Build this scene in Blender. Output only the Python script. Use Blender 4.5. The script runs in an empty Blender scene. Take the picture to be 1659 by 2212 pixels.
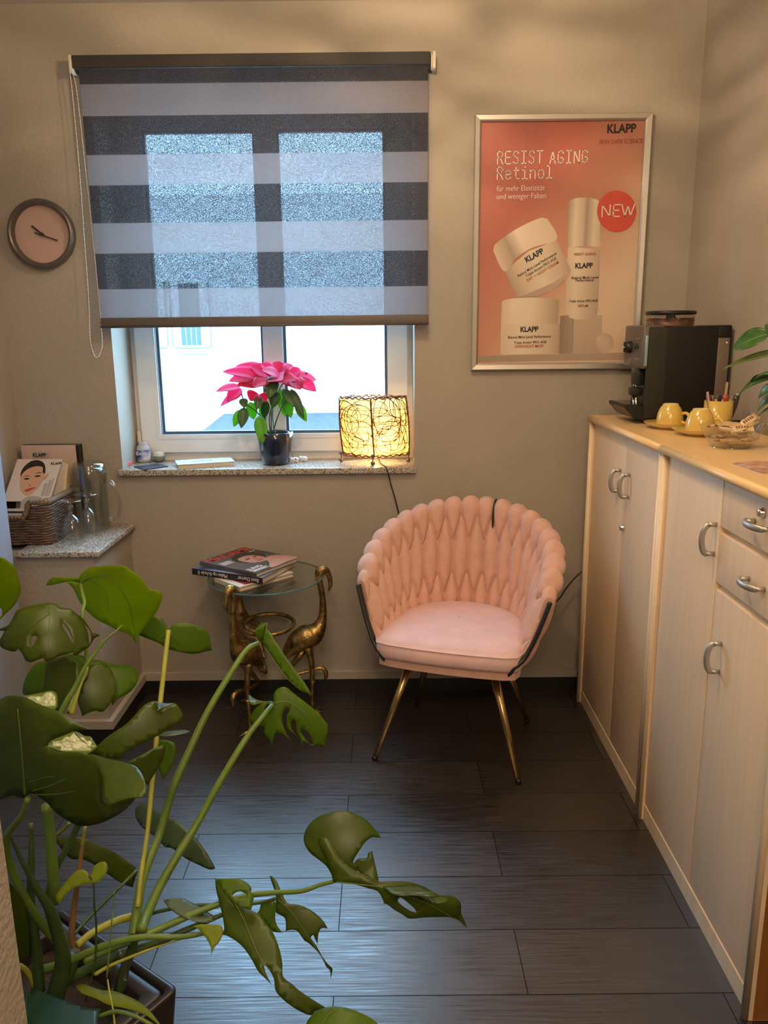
import bpy, bmesh, math, random
from mathutils import Vector, Matrix
from mathutils.geometry import delaunay_2d_cdt

random.seed(7)
S = bpy.context.scene
C = S.collection
PI = math.pi

# ------------------------------------------------------------------ camera
W_PX, H_PX, F_PX, CAM_H = 1659.0, 2212.0, 1700.0, 1.55
def cam_axes(pitch, yaw, roll):
    cp, sp, cy, sy = math.cos(pitch), math.sin(pitch), math.cos(yaw), math.sin(yaw)
    fwd = Vector((sy * cp, cy * cp, -sp)); right = Vector((cy, -sy, 0)); up = right.cross(fwd)
    return (right * math.cos(roll) + up * math.sin(roll), up * math.cos(roll) - right * math.sin(roll), fwd)
AX = cam_axes(math.radians(12.957), math.radians(-0.1006), math.radians(-0.5933))
CAM = Vector((0, 0, CAM_H))
cd = bpy.data.cameras.new('camera'); co = bpy.data.objects.new('camera', cd); C.objects.link(co)
cd.sensor_fit = 'VERTICAL'; cd.sensor_height = 24.0; cd.lens = F_PX / H_PX * 24.0
cd.clip_start = 0.05; cd.clip_end = 200
m = Matrix.Identity(4)
for i, a in enumerate((AX[0], AX[1], -AX[2])):
    for r in range(3): m[r][i] = a[r]
m.translation = CAM
co.matrix_world = m
S.camera = co
def ray(px, py):
    return AX[0] * ((px - W_PX / 2) / F_PX) - AX[1] * ((py - H_PX / 2) / F_PX) + AX[2]
def at_y(px, py, y): d = ray(px, py); return CAM + d * (y / d.y)
def at_z(px, py, z): d = ray(px, py); return CAM + d * ((z - CAM_H) / d.z)
def at_x(px, py, x): d = ray(px, py); return CAM + d * (x / d.x)

# ------------------------------------------------------------------ view, world, lights
S.view_settings.view_transform = 'Standard'; S.view_settings.look = 'None'
S.view_settings.gamma = 1.0; S.view_settings.use_curve_mapping = False
S.view_settings.exposure = 0.0
S.cycles.max_bounces = 10; S.cycles.transparent_max_bounces = 24; S.cycles.diffuse_bounces = 5
S.cycles.sample_clamp_indirect = 4.0
S.cycles.caustics_reflective = False; S.cycles.caustics_refractive = False
wd = bpy.data.worlds.new('overcast_sky'); S.world = wd; wd.use_nodes = True
wb = wd.node_tree.nodes['Background']; wb.inputs[0].default_value = (0.40, 0.70, 1.0, 1); wb.inputs[1].default_value = 17.0

def lamp(name, kind, loc, energy, color, **kw):
    l = bpy.data.lights.new(name, kind); l.energy = energy; l.color = color
    for k, v in kw.items(): setattr(l, k, v)
    o = bpy.data.objects.new(name, l); C.objects.link(o); o.location = loc
    return o
WARM = (1.0, 0.72, 0.45)
# ceiling lamp with a cut-glass bowl: its light leaves in streaks
cl = lamp('ceiling_lamp_light', 'POINT', (0.06, 2.02, 2.52), 29, WARM, shadow_soft_size=0.05)
cl.data.use_nodes = True
nt = cl.data.node_tree; N, L = nt.nodes, nt.links
em = N['Emission']
tc = N.new('ShaderNodeTexCoord'); mp = N.new('ShaderNodeMapping'); nz = N.new('ShaderNodeTexNoise')
mp.inputs['Scale'].default_value = (3.2, 3.2, 11.0)
nz.inputs['Scale'].default_value = 1.0; nz.inputs['Detail'].default_value = 3.0; nz.inputs['Distortion'].default_value = 0.6
L.new(tc.outputs['Normal'], mp.inputs['Vector']); L.new(mp.outputs[0], nz.inputs['Vector'])
cr = N.new('ShaderNodeMapRange'); cr.inputs[1].default_value = 0.38; cr.inputs[2].default_value = 0.66
cr.inputs[3].default_value = 0.36; cr.inputs[4].default_value = 2.05
L.new(nz.outputs[0], cr.inputs[0])
sx = N.new('ShaderNodeSeparateXYZ'); L.new(tc.outputs['Normal'], sx.inputs[0])
mk = N.new('ShaderNodeMapRange'); mk.inputs[1].default_value = -0.55; mk.inputs[2].default_value = -0.25   # streaks only in the upper part
L.new(sx.outputs[2], mk.inputs[0])
mx = N.new('ShaderNodeMix'); mx.inputs[2].default_value = 1.0
L.new(mk.outputs[0], mx.inputs[0]); L.new(cr.outputs[0], mx.inputs[3]); L.new(mx.outputs[0], em.inputs['Strength'])
lamp('hall_lamp_light', 'POINT', (0.15, -0.45, 2.25), 62, (1.0, 0.75, 0.50), shadow_soft_size=0.35)
lamp('second_ceiling_light', 'POINT', (-0.30, 0.95, 2.58), 23, (1.0, 0.76, 0.52), shadow_soft_size=0.09)
pa = lamp('window_portal', 'AREA', (-0.48, 3.56, 1.73), 1, (1, 1, 1), shape='RECTANGLE', size=1.25, size_y=1.5)
pa.rotation_euler = (-PI / 2, 0, 0); pa.data.cycles.is_portal = True

# ------------------------------------------------------------------ materials
def mat(name, col=(.5, .5, .5), rough=.5, metal=0., spec=.5, noise=0., nscale=20., bump=0., bscale=200., trans=0., sheen=0., stretch=(1, 1, 1), coat=0., col2=None, detail=4.):
    M_ = bpy.data.materials.new(name); M_.use_nodes = True
    n, l = M_.node_tree.nodes, M_.node_tree.links
    b = n['Principled BSDF']
    b.inputs['Base Color'].default_value = (*col, 1); b.inputs['Roughness'].default_value = rough
    b.inputs['Metallic'].default_value = metal; b.inputs['Specular IOR Level'].default_value = spec
    if coat: b.inputs['Coat Weight'].default_value = coat; b.inputs['Coat Roughness'].default_value = .08
    if sheen: b.inputs['Sheen Weight'].default_value = sheen; b.inputs['Sheen Roughness'].default_value = .4
    t = n.new('ShaderNodeTexCoord'); mpn = n.new('ShaderNodeMapping'); mpn.inputs['Scale'].default_value = stretch
    l.new(t.outputs['Object'], mpn.inputs[0])
    if noise or col2:
        z = n.new('ShaderNodeTexNoise'); z.inputs['Scale'].default_value = nscale; z.inputs['Detail'].default_value = detail
        l.new(mpn.outputs[0], z.inputs['Vector'])
        r = n.new('ShaderNodeMix'); r.data_type = 'RGBA'
        c2 = col2 or tuple(min(1, c * (1 + noise)) for c in col); c1 = col if col2 else tuple(c * (1 - noise) for c in col)
        r.inputs[6].default_value = (*c1, 1); r.inputs[7].default_value = (*c2, 1)
        mr = n.new('ShaderNodeMapRange'); mr.inputs[1].default_value = .35; mr.inputs[2].default_value = .65
        l.new(z.outputs[0], mr.inputs[0]); l.new(mr.outputs[0], r.inputs[0]); l.new(r.outputs[2], b.inputs['Base Color'])
    if bump:
        z2 = n.new('ShaderNodeTexNoise'); z2.inputs['Scale'].default_value = bscale; z2.inputs['Detail'].default_value = 3
        l.new(mpn.outputs[0], z2.inputs['Vector'])
        bp = n.new('ShaderNodeBump'); bp.inputs['Strength'].default_value = bump; bp.inputs['Distance'].default_value = .004
        l.new(z2.outputs[0], bp.inputs['Height']); l.new(bp.outputs[0], b.inputs['Normal'])
    if trans:
        tr = n.new('ShaderNodeBsdfTranslucent'); ms = n.new('ShaderNodeMixShader'); ms.inputs[0].default_value = trans
        src = b.inputs['Base Color']
        if src.links: l.new(src.links[0].from_socket, tr.inputs[0])
        else: tr.inputs[0].default_value = (*col, 1)
        l.new(b.outputs[0], ms.inputs[1]); l.new(tr.outputs[0], ms.inputs[2])
        l.new(ms.outputs[0], n['Material Output'].inputs[0])
    return M_
def thin_glass(name, tint=(1, 1, 1), refl=.06, edge=.6, rough=.02):
    M_ = bpy.data.materials.new(name); M_.use_nodes = True
    n, l = M_.node_tree.nodes, M_.node_tree.links; n.remove(n['Principled BSDF'])
    a = n.new('ShaderNodeBsdfTransparent'); a.inputs[0].default_value = (*tint, 1)
    g = n.new('ShaderNodeBsdfGlossy'); g.inputs['Roughness'].default_value = rough; g.inputs[0].default_value = (1, 1, 1, 1)
    w = n.new('ShaderNodeLayerWeight'); w.inputs[0].default_value = .25
    mr = n.new('ShaderNodeMapRange'); mr.inputs[3].default_value = refl; mr.inputs[4].default_value = edge
    pw = n.new('ShaderNodeMath'); pw.operation = 'POWER'; pw.inputs[1].default_value = 2.0
    l.new(w.outputs['Facing'], pw.inputs[0]); l.new(pw.outputs[0], mr.inputs[0])
    x = n.new('ShaderNodeMixShader'); l.new(mr.outputs[0], x.inputs[0]); l.new(a.outputs[0], x.inputs[1]); l.new(g.outputs[0], x.inputs[2])
    l.new(x.outputs[0], n['Material Output'].inputs[0])
    return M_
def emit(name, col, st):
    M_ = bpy.data.materials.new(name); M_.use_nodes = True
    n, l = M_.node_tree.nodes, M_.node_tree.links; n.remove(n['Principled BSDF'])
    e = n.new('ShaderNodeEmission'); e.inputs[0].default_value = (*col, 1); e.inputs[1].default_value = st
    l.new(e.outputs[0], n['Material Output'].inputs[0]); return M_
def fabric_blind(name, col, trans_col, open_):
    # woven roller-blind cloth: dull face, light scattered through, open weave
    M_ = bpy.data.materials.new(name); M_.use_nodes = True
    n, l = M_.node_tree.nodes, M_.node_tree.links; n.remove(n['Principled BSDF'])
    t = n.new('ShaderNodeTexCoord'); mp_ = n.new('ShaderNodeMapping'); mp_.inputs['Scale'].default_value = (320, 320, 800)
    l.new(t.outputs['Object'], mp_.inputs[0])
    z = n.new('ShaderNodeTexNoise'); z.inputs['Scale'].default_value = 1.0; z.inputs['Detail'].default_value = 2; l.new(mp_.outputs[0], z.inputs['Vector'])
    mr = n.new('ShaderNodeMapRange'); mr.inputs[1].default_value = .35; mr.inputs[2].default_value = .68
    mr.inputs[3].default_value = open_[0]; mr.inputs[4].default_value = open_[1]; l.new(z.outputs[0], mr.inputs[0])
    d = n.new('ShaderNodeBsdfDiffuse'); d.inputs[0].default_value = (*col, 1)
    tr = n.new('ShaderNodeBsdfTranslucent'); tr.inputs[0].default_value = (*trans_col, 1)
    ad = n.new('ShaderNodeAddShader'); l.new(d.outputs[0], ad.inputs[0]); l.new(tr.outputs[0], ad.inputs[1])
    tp = n.new('ShaderNodeBsdfTransparent'); tp.inputs[0].default_value = (.97, .98, 1, 1)
    ms = n.new('ShaderNodeMixShader'); l.new(mr.outputs[0], ms.inputs[0]); l.new(ad.outputs[0], ms.inputs[1]); l.new(tp.outputs[0], ms.inputs[2])
    l.new(ms.outputs[0], n['Material Output'].inputs[0]); return M_
def gradient(name, c0, c1, p0, p1, rough=.45, noise=0.):
    # print colour running from world point p0 to p1 (in object space)
    M_ = bpy.data.materials.new(name); M_.use_nodes = True
    n, l = M_.node_tree.nodes, M_.node_tree.links; b = n['Principled BSDF']; b.inputs['Roughness'].default_value = rough
    t = n.new('ShaderNodeTexCoord'); v = n.new('ShaderNodeVectorMath'); v.operation = 'SUBTRACT'; v.inputs[1].default_value = p0
    l.new(t.outputs['Object'], v.inputs[0])
    d = Vector(p1) - Vector(p0); dv = d / d.length_squared
    q = n.new('ShaderNodeVectorMath'); q.operation = 'DOT_PRODUCT'; q.inputs[1].default_value = dv; l.new(v.outputs[0], q.inputs[0])
    r = n.new('ShaderNodeValToRGB')
    cols = [c0, c1] if not isinstance(c0[0], (tuple, list)) else c0
    pos = [0, 1] if not isinstance(c0[0], (tuple, list)) else c1
    e = r.color_ramp.elements
    while len(e) < len(cols): e.new(.5)
    for k, (cc, pp) in enumerate(zip(cols, pos)): e[k].position = pp; e[k].color = (*cc, 1)
    l.new(q.outputs['Value'], r.inputs[0]); l.new(r.outputs[0], b.inputs['Base Color']); return M_

M = {}
M['wall'] = mat('taupe_plaster', (.41, .365, .30), .9, spec=.15, bump=.55, bscale=110, noise=.03, nscale=3)
M['wall_light'] = mat('cool_white_paint', (.34, .37, .45), .7, spec=.2, bump=.06, bscale=90)
M['ceiling'] = mat('white_ceiling_paint', (.72, .68, .62), .9, spec=.1)
M['skirt'] = mat('black_skirting', (.012, .011, .011), .45, noise=.2)
M['strip'] = mat('beige_plaster_edge', (.46, .41, .34), .8, bump=.4, bscale=120)
M['pvc'] = mat('white_window_plastic', (.86, .87, .88), .3)
M['gasket'] = mat('grey_gasket', (.06, .09, .13), .4)
M['glass'] = thin_glass('window_glass', (.97, .99, 1), .04, .5)
M['clear'] = thin_glass('clear_glass', (.88, .90, .89), .10, .98, .04)
M['table_glass'] = thin_glass('table_glass', (.93, .97, .96), .08, .6)
M['glass_edge'] = mat('green_glass_edge', (.10, .25, .24), .1, trans=.3)
M['alu'] = mat('brushed_aluminium', (.62, .58, .52), .35, metal=.85, noise=.05, nscale=60, stretch=(1, 1, 20))
M['steel'] = mat('satin_steel', (.50, .47, .43), .42, metal=.8)
M['chrome'] = mat('chrome', (.8, .78, .74), .12, metal=1)
M['black'] = mat('black_plastic', (.012, .011, .010), .38)
M['blackgloss'] = mat('black_gloss', (.012, .012, .013), .12)
M['blackmetal'] = mat('black_steel', (.015, .016, .018), .35)
M['maple'] = mat('maple_veneer', (.86, .65, .43), .42, noise=.03, nscale=5, stretch=(14, 14, .7), detail=6)
M['maple_top'] = mat('maple_worktop', (.88, .60, .28), .34, noise=.03, nscale=5, stretch=(14, .7, 14), detail=6)
M['maple_edge'] = mat('maple_edge', (.88, .69, .47), .38, noise=.05, nscale=6, stretch=(10, 10, 1))
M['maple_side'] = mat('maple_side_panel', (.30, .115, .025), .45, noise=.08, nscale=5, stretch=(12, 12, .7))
M['dark'] = mat('recess_rail_wood', (.60, .43, .26), .5)
M['gold'] = mat('antique_gold', (.36, .235, .085), .33, metal=.95, noise=.5, nscale=35, bump=.5, bscale=160)
M['goldleg'] = mat('gold_chair_leg', (.62, .41, .17), .24, metal=.95, noise=.1)
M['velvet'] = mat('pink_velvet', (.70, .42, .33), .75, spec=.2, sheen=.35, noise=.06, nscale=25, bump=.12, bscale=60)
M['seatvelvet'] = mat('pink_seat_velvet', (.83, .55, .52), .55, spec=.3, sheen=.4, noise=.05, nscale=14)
M['white'] = mat('white_plastic', (.80, .78, .74), .4)
M['cream'] = mat('cream_plastic', (.72, .66, .52), .4)
M['paper'] = mat('white_paper', (.78, .74, .68), .55)
M['pages'] = mat('page_edges', (.66, .58, .45), .7, noise=.1, nscale=200, stretch=(1, 1, 8))
M['ink'] = mat('black_ink', (.015, .013, .013), .5)
M['wink'] = mat('white_ink', (.85, .80, .74), .5)
M['red'] = mat('red_ink', (.62, .06, .045), .45)
M['rust'] = mat('rose_ink', (.40, .07, .045), .5)
M['yellow'] = mat('yellow_glaze', (.72, .50, .11), .18, coat=.5)
M['yellowpale'] = mat('pale_yellow_glaze', (.80, .70, .42), .25)
M['granite'] = None
M['soil'] = mat('potting_soil', (.03, .02, .013), .9, bump=1., bscale=80, noise=.5, nscale=90)

def granite():
    M_ = mat('speckled_granite', (.55, .50, .43), .22)
    n, l = M_.node_tree.nodes, M_.node_tree.links; b = n['Principled BSDF']; t = n.new('ShaderNodeTexCoord')
    v = n.new('ShaderNodeTexVoronoi'); v.inputs['Scale'].default_value = 260; l.new(t.outputs['Object'], v.inputs['Vector'])
    r = n.new('ShaderNodeValToRGB'); e = r.color_ramp.elements
    e[0].position = 0; e[0].color = (.10, .08, .06, 1); e[1].position = 1; e[1].color = (.60, .57, .52, 1)
    for p, c in ((.22, (.20, .16, .12)), (.3, (.42, .37, .30)), (.65, (.48, .43, .37))):
        x = e.new(p); x.color = (*c, 1)
    sp = n.new('ShaderNodeSeparateColor'); l.new(v.outputs['Color'], sp.inputs[0]); l.new(sp.outputs[0], r.inputs[0])
    l.new(r.outputs[0], b.inputs['Base Color']); return M_
M['granite'] = granite()
def floor_mat():
    M_ = mat('dark_plank_floor', (.02, .016, .014), .4)
    n, l = M_.node_tree.nodes, M_.node_tree.links; b = n['Principled BSDF']; t = n.new('ShaderNodeTexCoord')
    mp_ = n.new('ShaderNodeMapping'); mp_.inputs['Location'].default_value = (.135, -1.3655 + .2096, 0)
    l.new(t.outputs['Object'], mp_.inputs[0])
    br = n.new('ShaderNodeTexBrick'); br.offset = .5; br.inputs['Scale'].default_value = 1; br.inputs['Brick Width'].default_value = .93
    br.inputs['Row Height'].default_value = .2096; br.inputs['Mortar Size'].default_value = .0014; br.inputs['Mortar Smooth'].default_value = .1
    br.inputs['Color1'].default_value = (.008, .006, .005, 1); br.inputs['Color2'].default_value = (.030, .022, .018, 1)
    br.inputs['Mortar'].default_value = (.006, .005, .005, 1); br.inputs['Bias'].default_value = -.1
    l.new(mp_.outputs[0], br.inputs['Vector'])
    m2 = n.new('ShaderNodeMapping'); m2.inputs['Scale'].default_value = (5, 130, 1); l.new(t.outputs['Object'], m2.inputs[0])
    z = n.new('ShaderNodeTexNoise'); z.inputs['Scale'].default_value = 1.5; z.inputs['Detail'].default_value = 6; l.new(m2.outputs[0], z.inputs['Vector'])
    mr = n.new('ShaderNodeMapRange'); mr.inputs[1].default_value = .3; mr.inputs[2].default_value = .7; mr.inputs[3].default_value = .65; mr.inputs[4].default_value = 1.45
    l.new(z.outputs[0], mr.inputs[0])
    x = n.new('ShaderNodeMix'); x.data_type = 'RGBA'; x.blend_type = 'MULTIPLY'; x.inputs[0].default_value = 1
    l.new(br.outputs['Color'], x.inputs[6]); l.new(mr.outputs[0], x.inputs[7]); l.new(x.outputs[2], b.inputs['Base Color'])
    mr2 = n.new('ShaderNodeMapRange'); mr2.inputs[1].default_value = .3; mr2.inputs[2].default_value = .7; mr2.inputs[3].default_value = .25; mr2.inputs[4].default_value = .5; l.new(z.outputs[0], mr2.inputs[0])
    l.new(mr2.outputs[0], b.inputs['Roughness'])
    b.inputs['Specular IOR Level'].default_value = 0.9; b.inputs['IOR'].default_value = 1.75
    ms_ = n.new('ShaderNodeMapRange'); ms_.inputs[3].default_value = .9; ms_.inputs[4].default_value = .1; l.new(br.outputs['Fac'], ms_.inputs[0]); l.new(ms_.outputs[0], b.inputs['Specular IOR Level'])
    m3 = n.new('ShaderNodeMath'); m3.operation = 'MULTIPLY_ADD'; m3.inputs[1].default_value = -3.0
    l.new(br.outputs['Fac'], m3.inputs[0]); l.new(z.outputs[0], m3.inputs[2])
    bp = n.new('ShaderNodeBump'); bp.inputs['Strength'].default_value = .36; bp.inputs['Distance'].default_value = .001
    l.new(m3.outputs[0], bp.inputs['Height']); l.new(bp.outputs[0], b.inputs['Normal'])
    return M_
M['floor'] = floor_mat()

# ------------------------------------------------------------------ mesh building
ORG = {}                                                            # object name -> world matrix of its root
class MB:
    def __init__(s): s.v = []; s.f = []; s.m = []; s.sm = []
    def add(s, vs, fs, mi=0, smooth=False):
        k = len(s.v); s.v += [Vector(p) for p in vs]
        for f in fs: s.f.append([k + i for i in f]); s.m.append(mi); s.sm.append(smooth)
        return s
    def box(s, a, b, mi=0, T=None, bev=0.):
        x0, y0, z0 = a; x1, y1, z1 = b
        if bev:
            bm = bmesh.new(); bmesh.ops.create_cube(bm, size=1)
            for v in bm.verts: v.co = Vector(((x0 + x1) / 2 + v.co.x * (x1 - x0), (y0 + y1) / 2 + v.co.y * (y1 - y0), (z0 + z1) / 2 + v.co.z * (z1 - z0)))
            bmesh.ops.bevel(bm, geom=bm.edges[:], offset=bev, segments=3, profile=.5, affect='EDGES')
            bm.verts.index_update()
            vs = [v.co.copy() for v in bm.verts]; fs = [[v.index for v in f.verts] for f in bm.faces]; bm.free()
            sm = True
        else:
            vs = [Vector(p) for p in ((x0, y0, z0), (x1, y0, z0), (x1, y1, z0), (x0, y1, z0), (x0, y0, z1), (x1, y0, z1), (x1, y1, z1), (x0, y1, z1))]
            fs = [(0, 3, 2, 1), (4, 5, 6, 7), (0, 1, 5, 4), (1, 2, 6, 5), (2, 3, 7, 6), (3, 0, 4, 7)]; sm = False
        if T is not None: vs = [T @ v for v in vs]
        return s.add(vs, fs, mi, sm)
    def prism(s, pts, z0, z1, mi=0, T=None):
        n = len(pts); vs = [Vector((x, y, z0)) for x, y in pts] + [Vector((x, y, z1)) for x, y in pts]
        if T is not None: vs = [T @ v for v in vs]
        fs = [list(range(n))[::-1], list(range(n, 2 * n))] + [(i, (i + 1) % n, n + (i + 1) % n, n + i) for i in range(n)]
        return s.add(vs, fs, mi)
    def tube(s, pts, r, n=10, mi=0, cap=True, closed=False, flat=None):
        pts = [Vector(p) for p in pts]; k = len(pts)
        rs = list(r) if hasattr(r, '__len__') else [r] * k
        vs = []; up = None
        for i, p in enumerate(pts):
            a = pts[(i - 1) % k] if closed or i else pts[0]; b = pts[(i + 1) % k] if closed or i < k - 1 else pts[-1]
            t = (b - a); t = t.normalized() if t.length > 1e-9 else Vector((0, 0, 1))
            if up is None: up = Vector((0, 0, 1)) if abs(t.z) < .9 else Vector((0, 1, 0))
            u = (up - t * up.dot(t)); u = u.normalized() if u.length > 1e-6 else t.orthogonal().normalized(); up = u
            w = t.cross(u)
            q = (1, 1) if flat is None else (flat[i] if isinstance(flat, list) else flat)
            for j in range(n):
                an = 2 * PI * j / n
                vs.append(p + u * (rs[i] * math.cos(an) * q[0]) + w * (rs[i] * math.sin(an) * q[1]))
        fs = []
        for i in range(k if closed else k - 1):
            for j in range(n):
                a, b = i * n, ((i + 1) % k) * n
                fs.append((a + j, a + (j + 1) % n, b + (j + 1) % n, b + j))
        if cap and not closed: fs += [list(range(n))[::-1], list(range((k - 1) * n, k * n))]
        return s.add(vs, fs, mi, True)
    def lathe(s, prof, c=(0, 0, 0), n=32, mi=0, T=None, cap=True):
        vs = []
        for r, z in prof:
            for j in range(n): vs.append(Vector((c[0] + r * math.cos(2 * PI * j / n), c[1] + r * math.sin(2 * PI * j / n), c[2] + z)))
        if T is not None: vs = [T @ v for v in vs]
        fs = []
        for i in range(len(prof) - 1):
            for j in range(n): fs.append((i * n + j, i * n + (j + 1) % n, (i + 1) * n + (j + 1) % n, (i + 1) * n + j))
        if cap:
            if prof[0][0] > 1e-6: fs.append(list(range(n))[::-1])
            if prof[-1][0] > 1e-6: fs.append(list(range((len(prof) - 1) * n, len(prof) * n)))
        return s.add(vs, fs, mi, True)
    def ball(s, c, r, n=12, mi=0, sc=(1, 1, 1), T=None):
        prof = [(max(1e-5, math.sin(PI * i / n)), -math.cos(PI * i / n)) for i in range(n + 1)]
        vs = []
        N_ = n * 2
        for pr, z in prof:
            for j in range(N_):
                p = Vector((pr * math.cos(2 * PI * j / N_) * r * sc[0], pr * math.sin(2 * PI * j / N_) * r * sc[1], z * r * sc[2]))
                if T is not None: p = T @ p
                vs.append(p + Vector(c))
        fs = [(i * N_ + j, i * N_ + (j + 1) % N_, (i + 1) * N_ + (j + 1) % N_, (i + 1) * N_ + j) for i in range(n) for j in range(N_)]
        return s.add(vs, fs, mi, True)
    def grid(s, P, mi=0, smooth=True, closed=False):
        R_, Q = len(P), len(P[0]); vs = [p for row in P for p in row]
        fs = [(i * Q + j, i * Q + (j + 1) % Q, (i + 1) * Q + (j + 1) % Q, (i + 1) * Q + j) for i in range(R_ - 1) for j in range(Q if closed else Q - 1)]
        return s.add(vs, fs, mi, smooth)
    def poly(s, pts, mi=0): return s.add(pts, [list(range(len(pts)))], mi)
    def strokes(s, lines, T, w, th=.0006, mi=0):
        # flat lettering strokes in the local xy plane of T
        for ln in lines:
            for a, b in zip(ln[:-1], ln[1:]):
                a, b = Vector((*a, 0)), Vector((*b, 0)); d = (b - a)
                if d.length < 1e-9: continue
                d.normalize(); q = Vector((-d.y, d.x, 0)) * (w / 2); a = a - d * (w * .45); b = b + d * (w * .45)
                vs = [T @ (p + Vector((0, 0, z))) for z in (0, th) for p in (a - q, b - q, b + q, a + q)]
                s.add(vs, [(4, 5, 6, 7), (0, 1, 5, 4), (1, 2, 6, 5), (2, 3, 7, 6), (3, 0, 4, 7)], mi)
        return s

def root_of(o):
    while o.parent: o = o.parent
    return o
def new(name, mb, mats, parent=None, fix=True, solid=0, sub=0, kind=None, label=None):
    mats = mats if isinstance(mats, (list, tuple)) else [mats]
    me = bpy.data.meshes.new(name)
    inv = ORG[root_of(parent).name].inverted() if parent is not None else None
    vs = [inv @ v for v in mb.v] if inv is not None else mb.v
    base = None
    me.from_pydata([tuple(v) for v in vs], [], mb.f)
    for x in mats: me.materials.append(x)
    me.polygons.foreach_set('material_index', mb.m); me.polygons.foreach_set('use_smooth', mb.sm)
    if fix:
        bm = bmesh.new(); bm.from_mesh(me); bmesh.ops.recalc_face_normals(bm, faces=bm.faces[:]); bm.to_mesh(me); bm.free()
    me.update()
    o = bpy.data.objects.new(name, me); C.objects.link(o)
    if parent is not None: o.parent = parent
    else: ORG[o.name] = Matrix.Identity(4)
    if solid:
        md = o.modifiers.new('thickness', 'SOLIDIFY'); md.thickness = solid; md.offset = 0
    if sub:
        md = o.modifiers.new('smooth', 'SUBSURF'); md.levels = sub; md.render_levels = sub
    if kind: o['kind'] = kind
    if label: o['label'] = label
    return o
def thing(name, label, cat, loc, rz=0., group=None):
    o = bpy.data.objects.new(name, None); C.objects.link(o); o.empty_display_size = .05
    o.location = loc; o.rotation_euler = (0, 0, rz)
    ORG[o.name] = Matrix.Translation(Vector(loc)) @ Matrix.Rotation(rz, 4, 'Z')
    o['label'] = label; o['category'] = cat
    if group: o['group'] = group
    return o
def single(name, mb, mats, label, cat, group=None, **k):
    lo = [min(v[i] for v in mb.v) for i in range(3)]; hi = [max(v[i] for v in mb.v) for i in range(3)]
    base = Vector(((lo[0] + hi[0]) / 2, (lo[1] + hi[1]) / 2, lo[2]))
    mb.v = [v - base for v in mb.v]
    o = new(name, mb, mats, **k); o.location = base; ORG[o.name] = Matrix.Translation(base)
    o['label'] = label; o['category'] = cat
    if group: o['group'] = group
    return o
def dup(src, loc, rz, label, group=None):
    def cp(o, par):
        c = o.copy(); C.objects.link(c)
        if par is not None: c.parent = par
        for ch in [x for x in bpy.data.objects if x.parent == o]: cp(ch, c)
        return c
    r = cp(src, None); r.location = loc; r.rotation_euler = (0, 0, rz); r['label'] = label
    if group: r['group'] = group
    ORG[r.name] = Matrix.Translation(Vector(loc)) @ Matrix.Rotation(rz, 4, 'Z')
    return r
def structure(name, mb, mats, parent=None, **k):
    o = new(name, mb, mats, parent, **k)
    if parent is None: o['kind'] = 'structure'
    return o
def text(name, s, size, T, material, parent, off=0., align='LEFT', sx=1., sp=1.):
    cu = bpy.data.curves.new(name, 'FONT'); cu.body = s; cu.size = size; cu.align_x = align; cu.offset = off * size; cu.extrude = .0003; cu.space_character = sp
    t = bpy.data.objects.new('t', cu); C.objects.link(t)
    dg = bpy.context.evaluated_depsgraph_get(); me = bpy.data.meshes.new_from_object(t.evaluated_get(dg))
    bpy.data.objects.remove(t); bpy.data.curves.remove(cu)
    inv = ORG[root_of(parent).name].inverted()
    me.transform(inv @ T @ Matrix.Diagonal((sx, 1, 1, 1)))
    me.materials.clear(); me.materials.append(material)
    me.name = name
    o = bpy.data.objects.new(name, me); C.objects.link(o); o.parent = parent
    return o
def basis(o, x, y):
    x = Vector(x).normalized(); z = x.cross(Vector(y)).normalized(); y = z.cross(x)
    m_ = Matrix((x, y, z)).transposed().to_4x4(); m_.translation = Vector(o); return m_
def curve_pts(P, k=8, closed=False):
    P = [Vector(p) for p in P]; n = len(P); out = []
    for i in range(n if closed else n - 1):
        p0 = P[(i - 1) % n] if closed or i else P[0] * 2 - P[1]
        p1, p2 = P[i], P[(i + 1) % n]
        p3 = P[(i + 2) % n] if closed or i < n - 2 else P[-1] * 2 - P[-2]
        for j in range(k):
            t = j / k
            out.append(.5 * ((2 * p1) + (p2 - p0) * t + (2 * p0 - 5 * p1 + 4 * p2 - p3) * t * t + (3 * p1 - p0 - 3 * p2 + p3) * t ** 3))
    if not closed: out.append(P[-1])
    return out
def lerp_list(vals, n):
    out = []
    for i in range(n):
        t = i / (n - 1) * (len(vals) - 1); k = min(int(t), len(vals) - 2); out.append(vals[k] + (vals[k + 1] - vals[k]) * (t - k))
    return out
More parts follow.
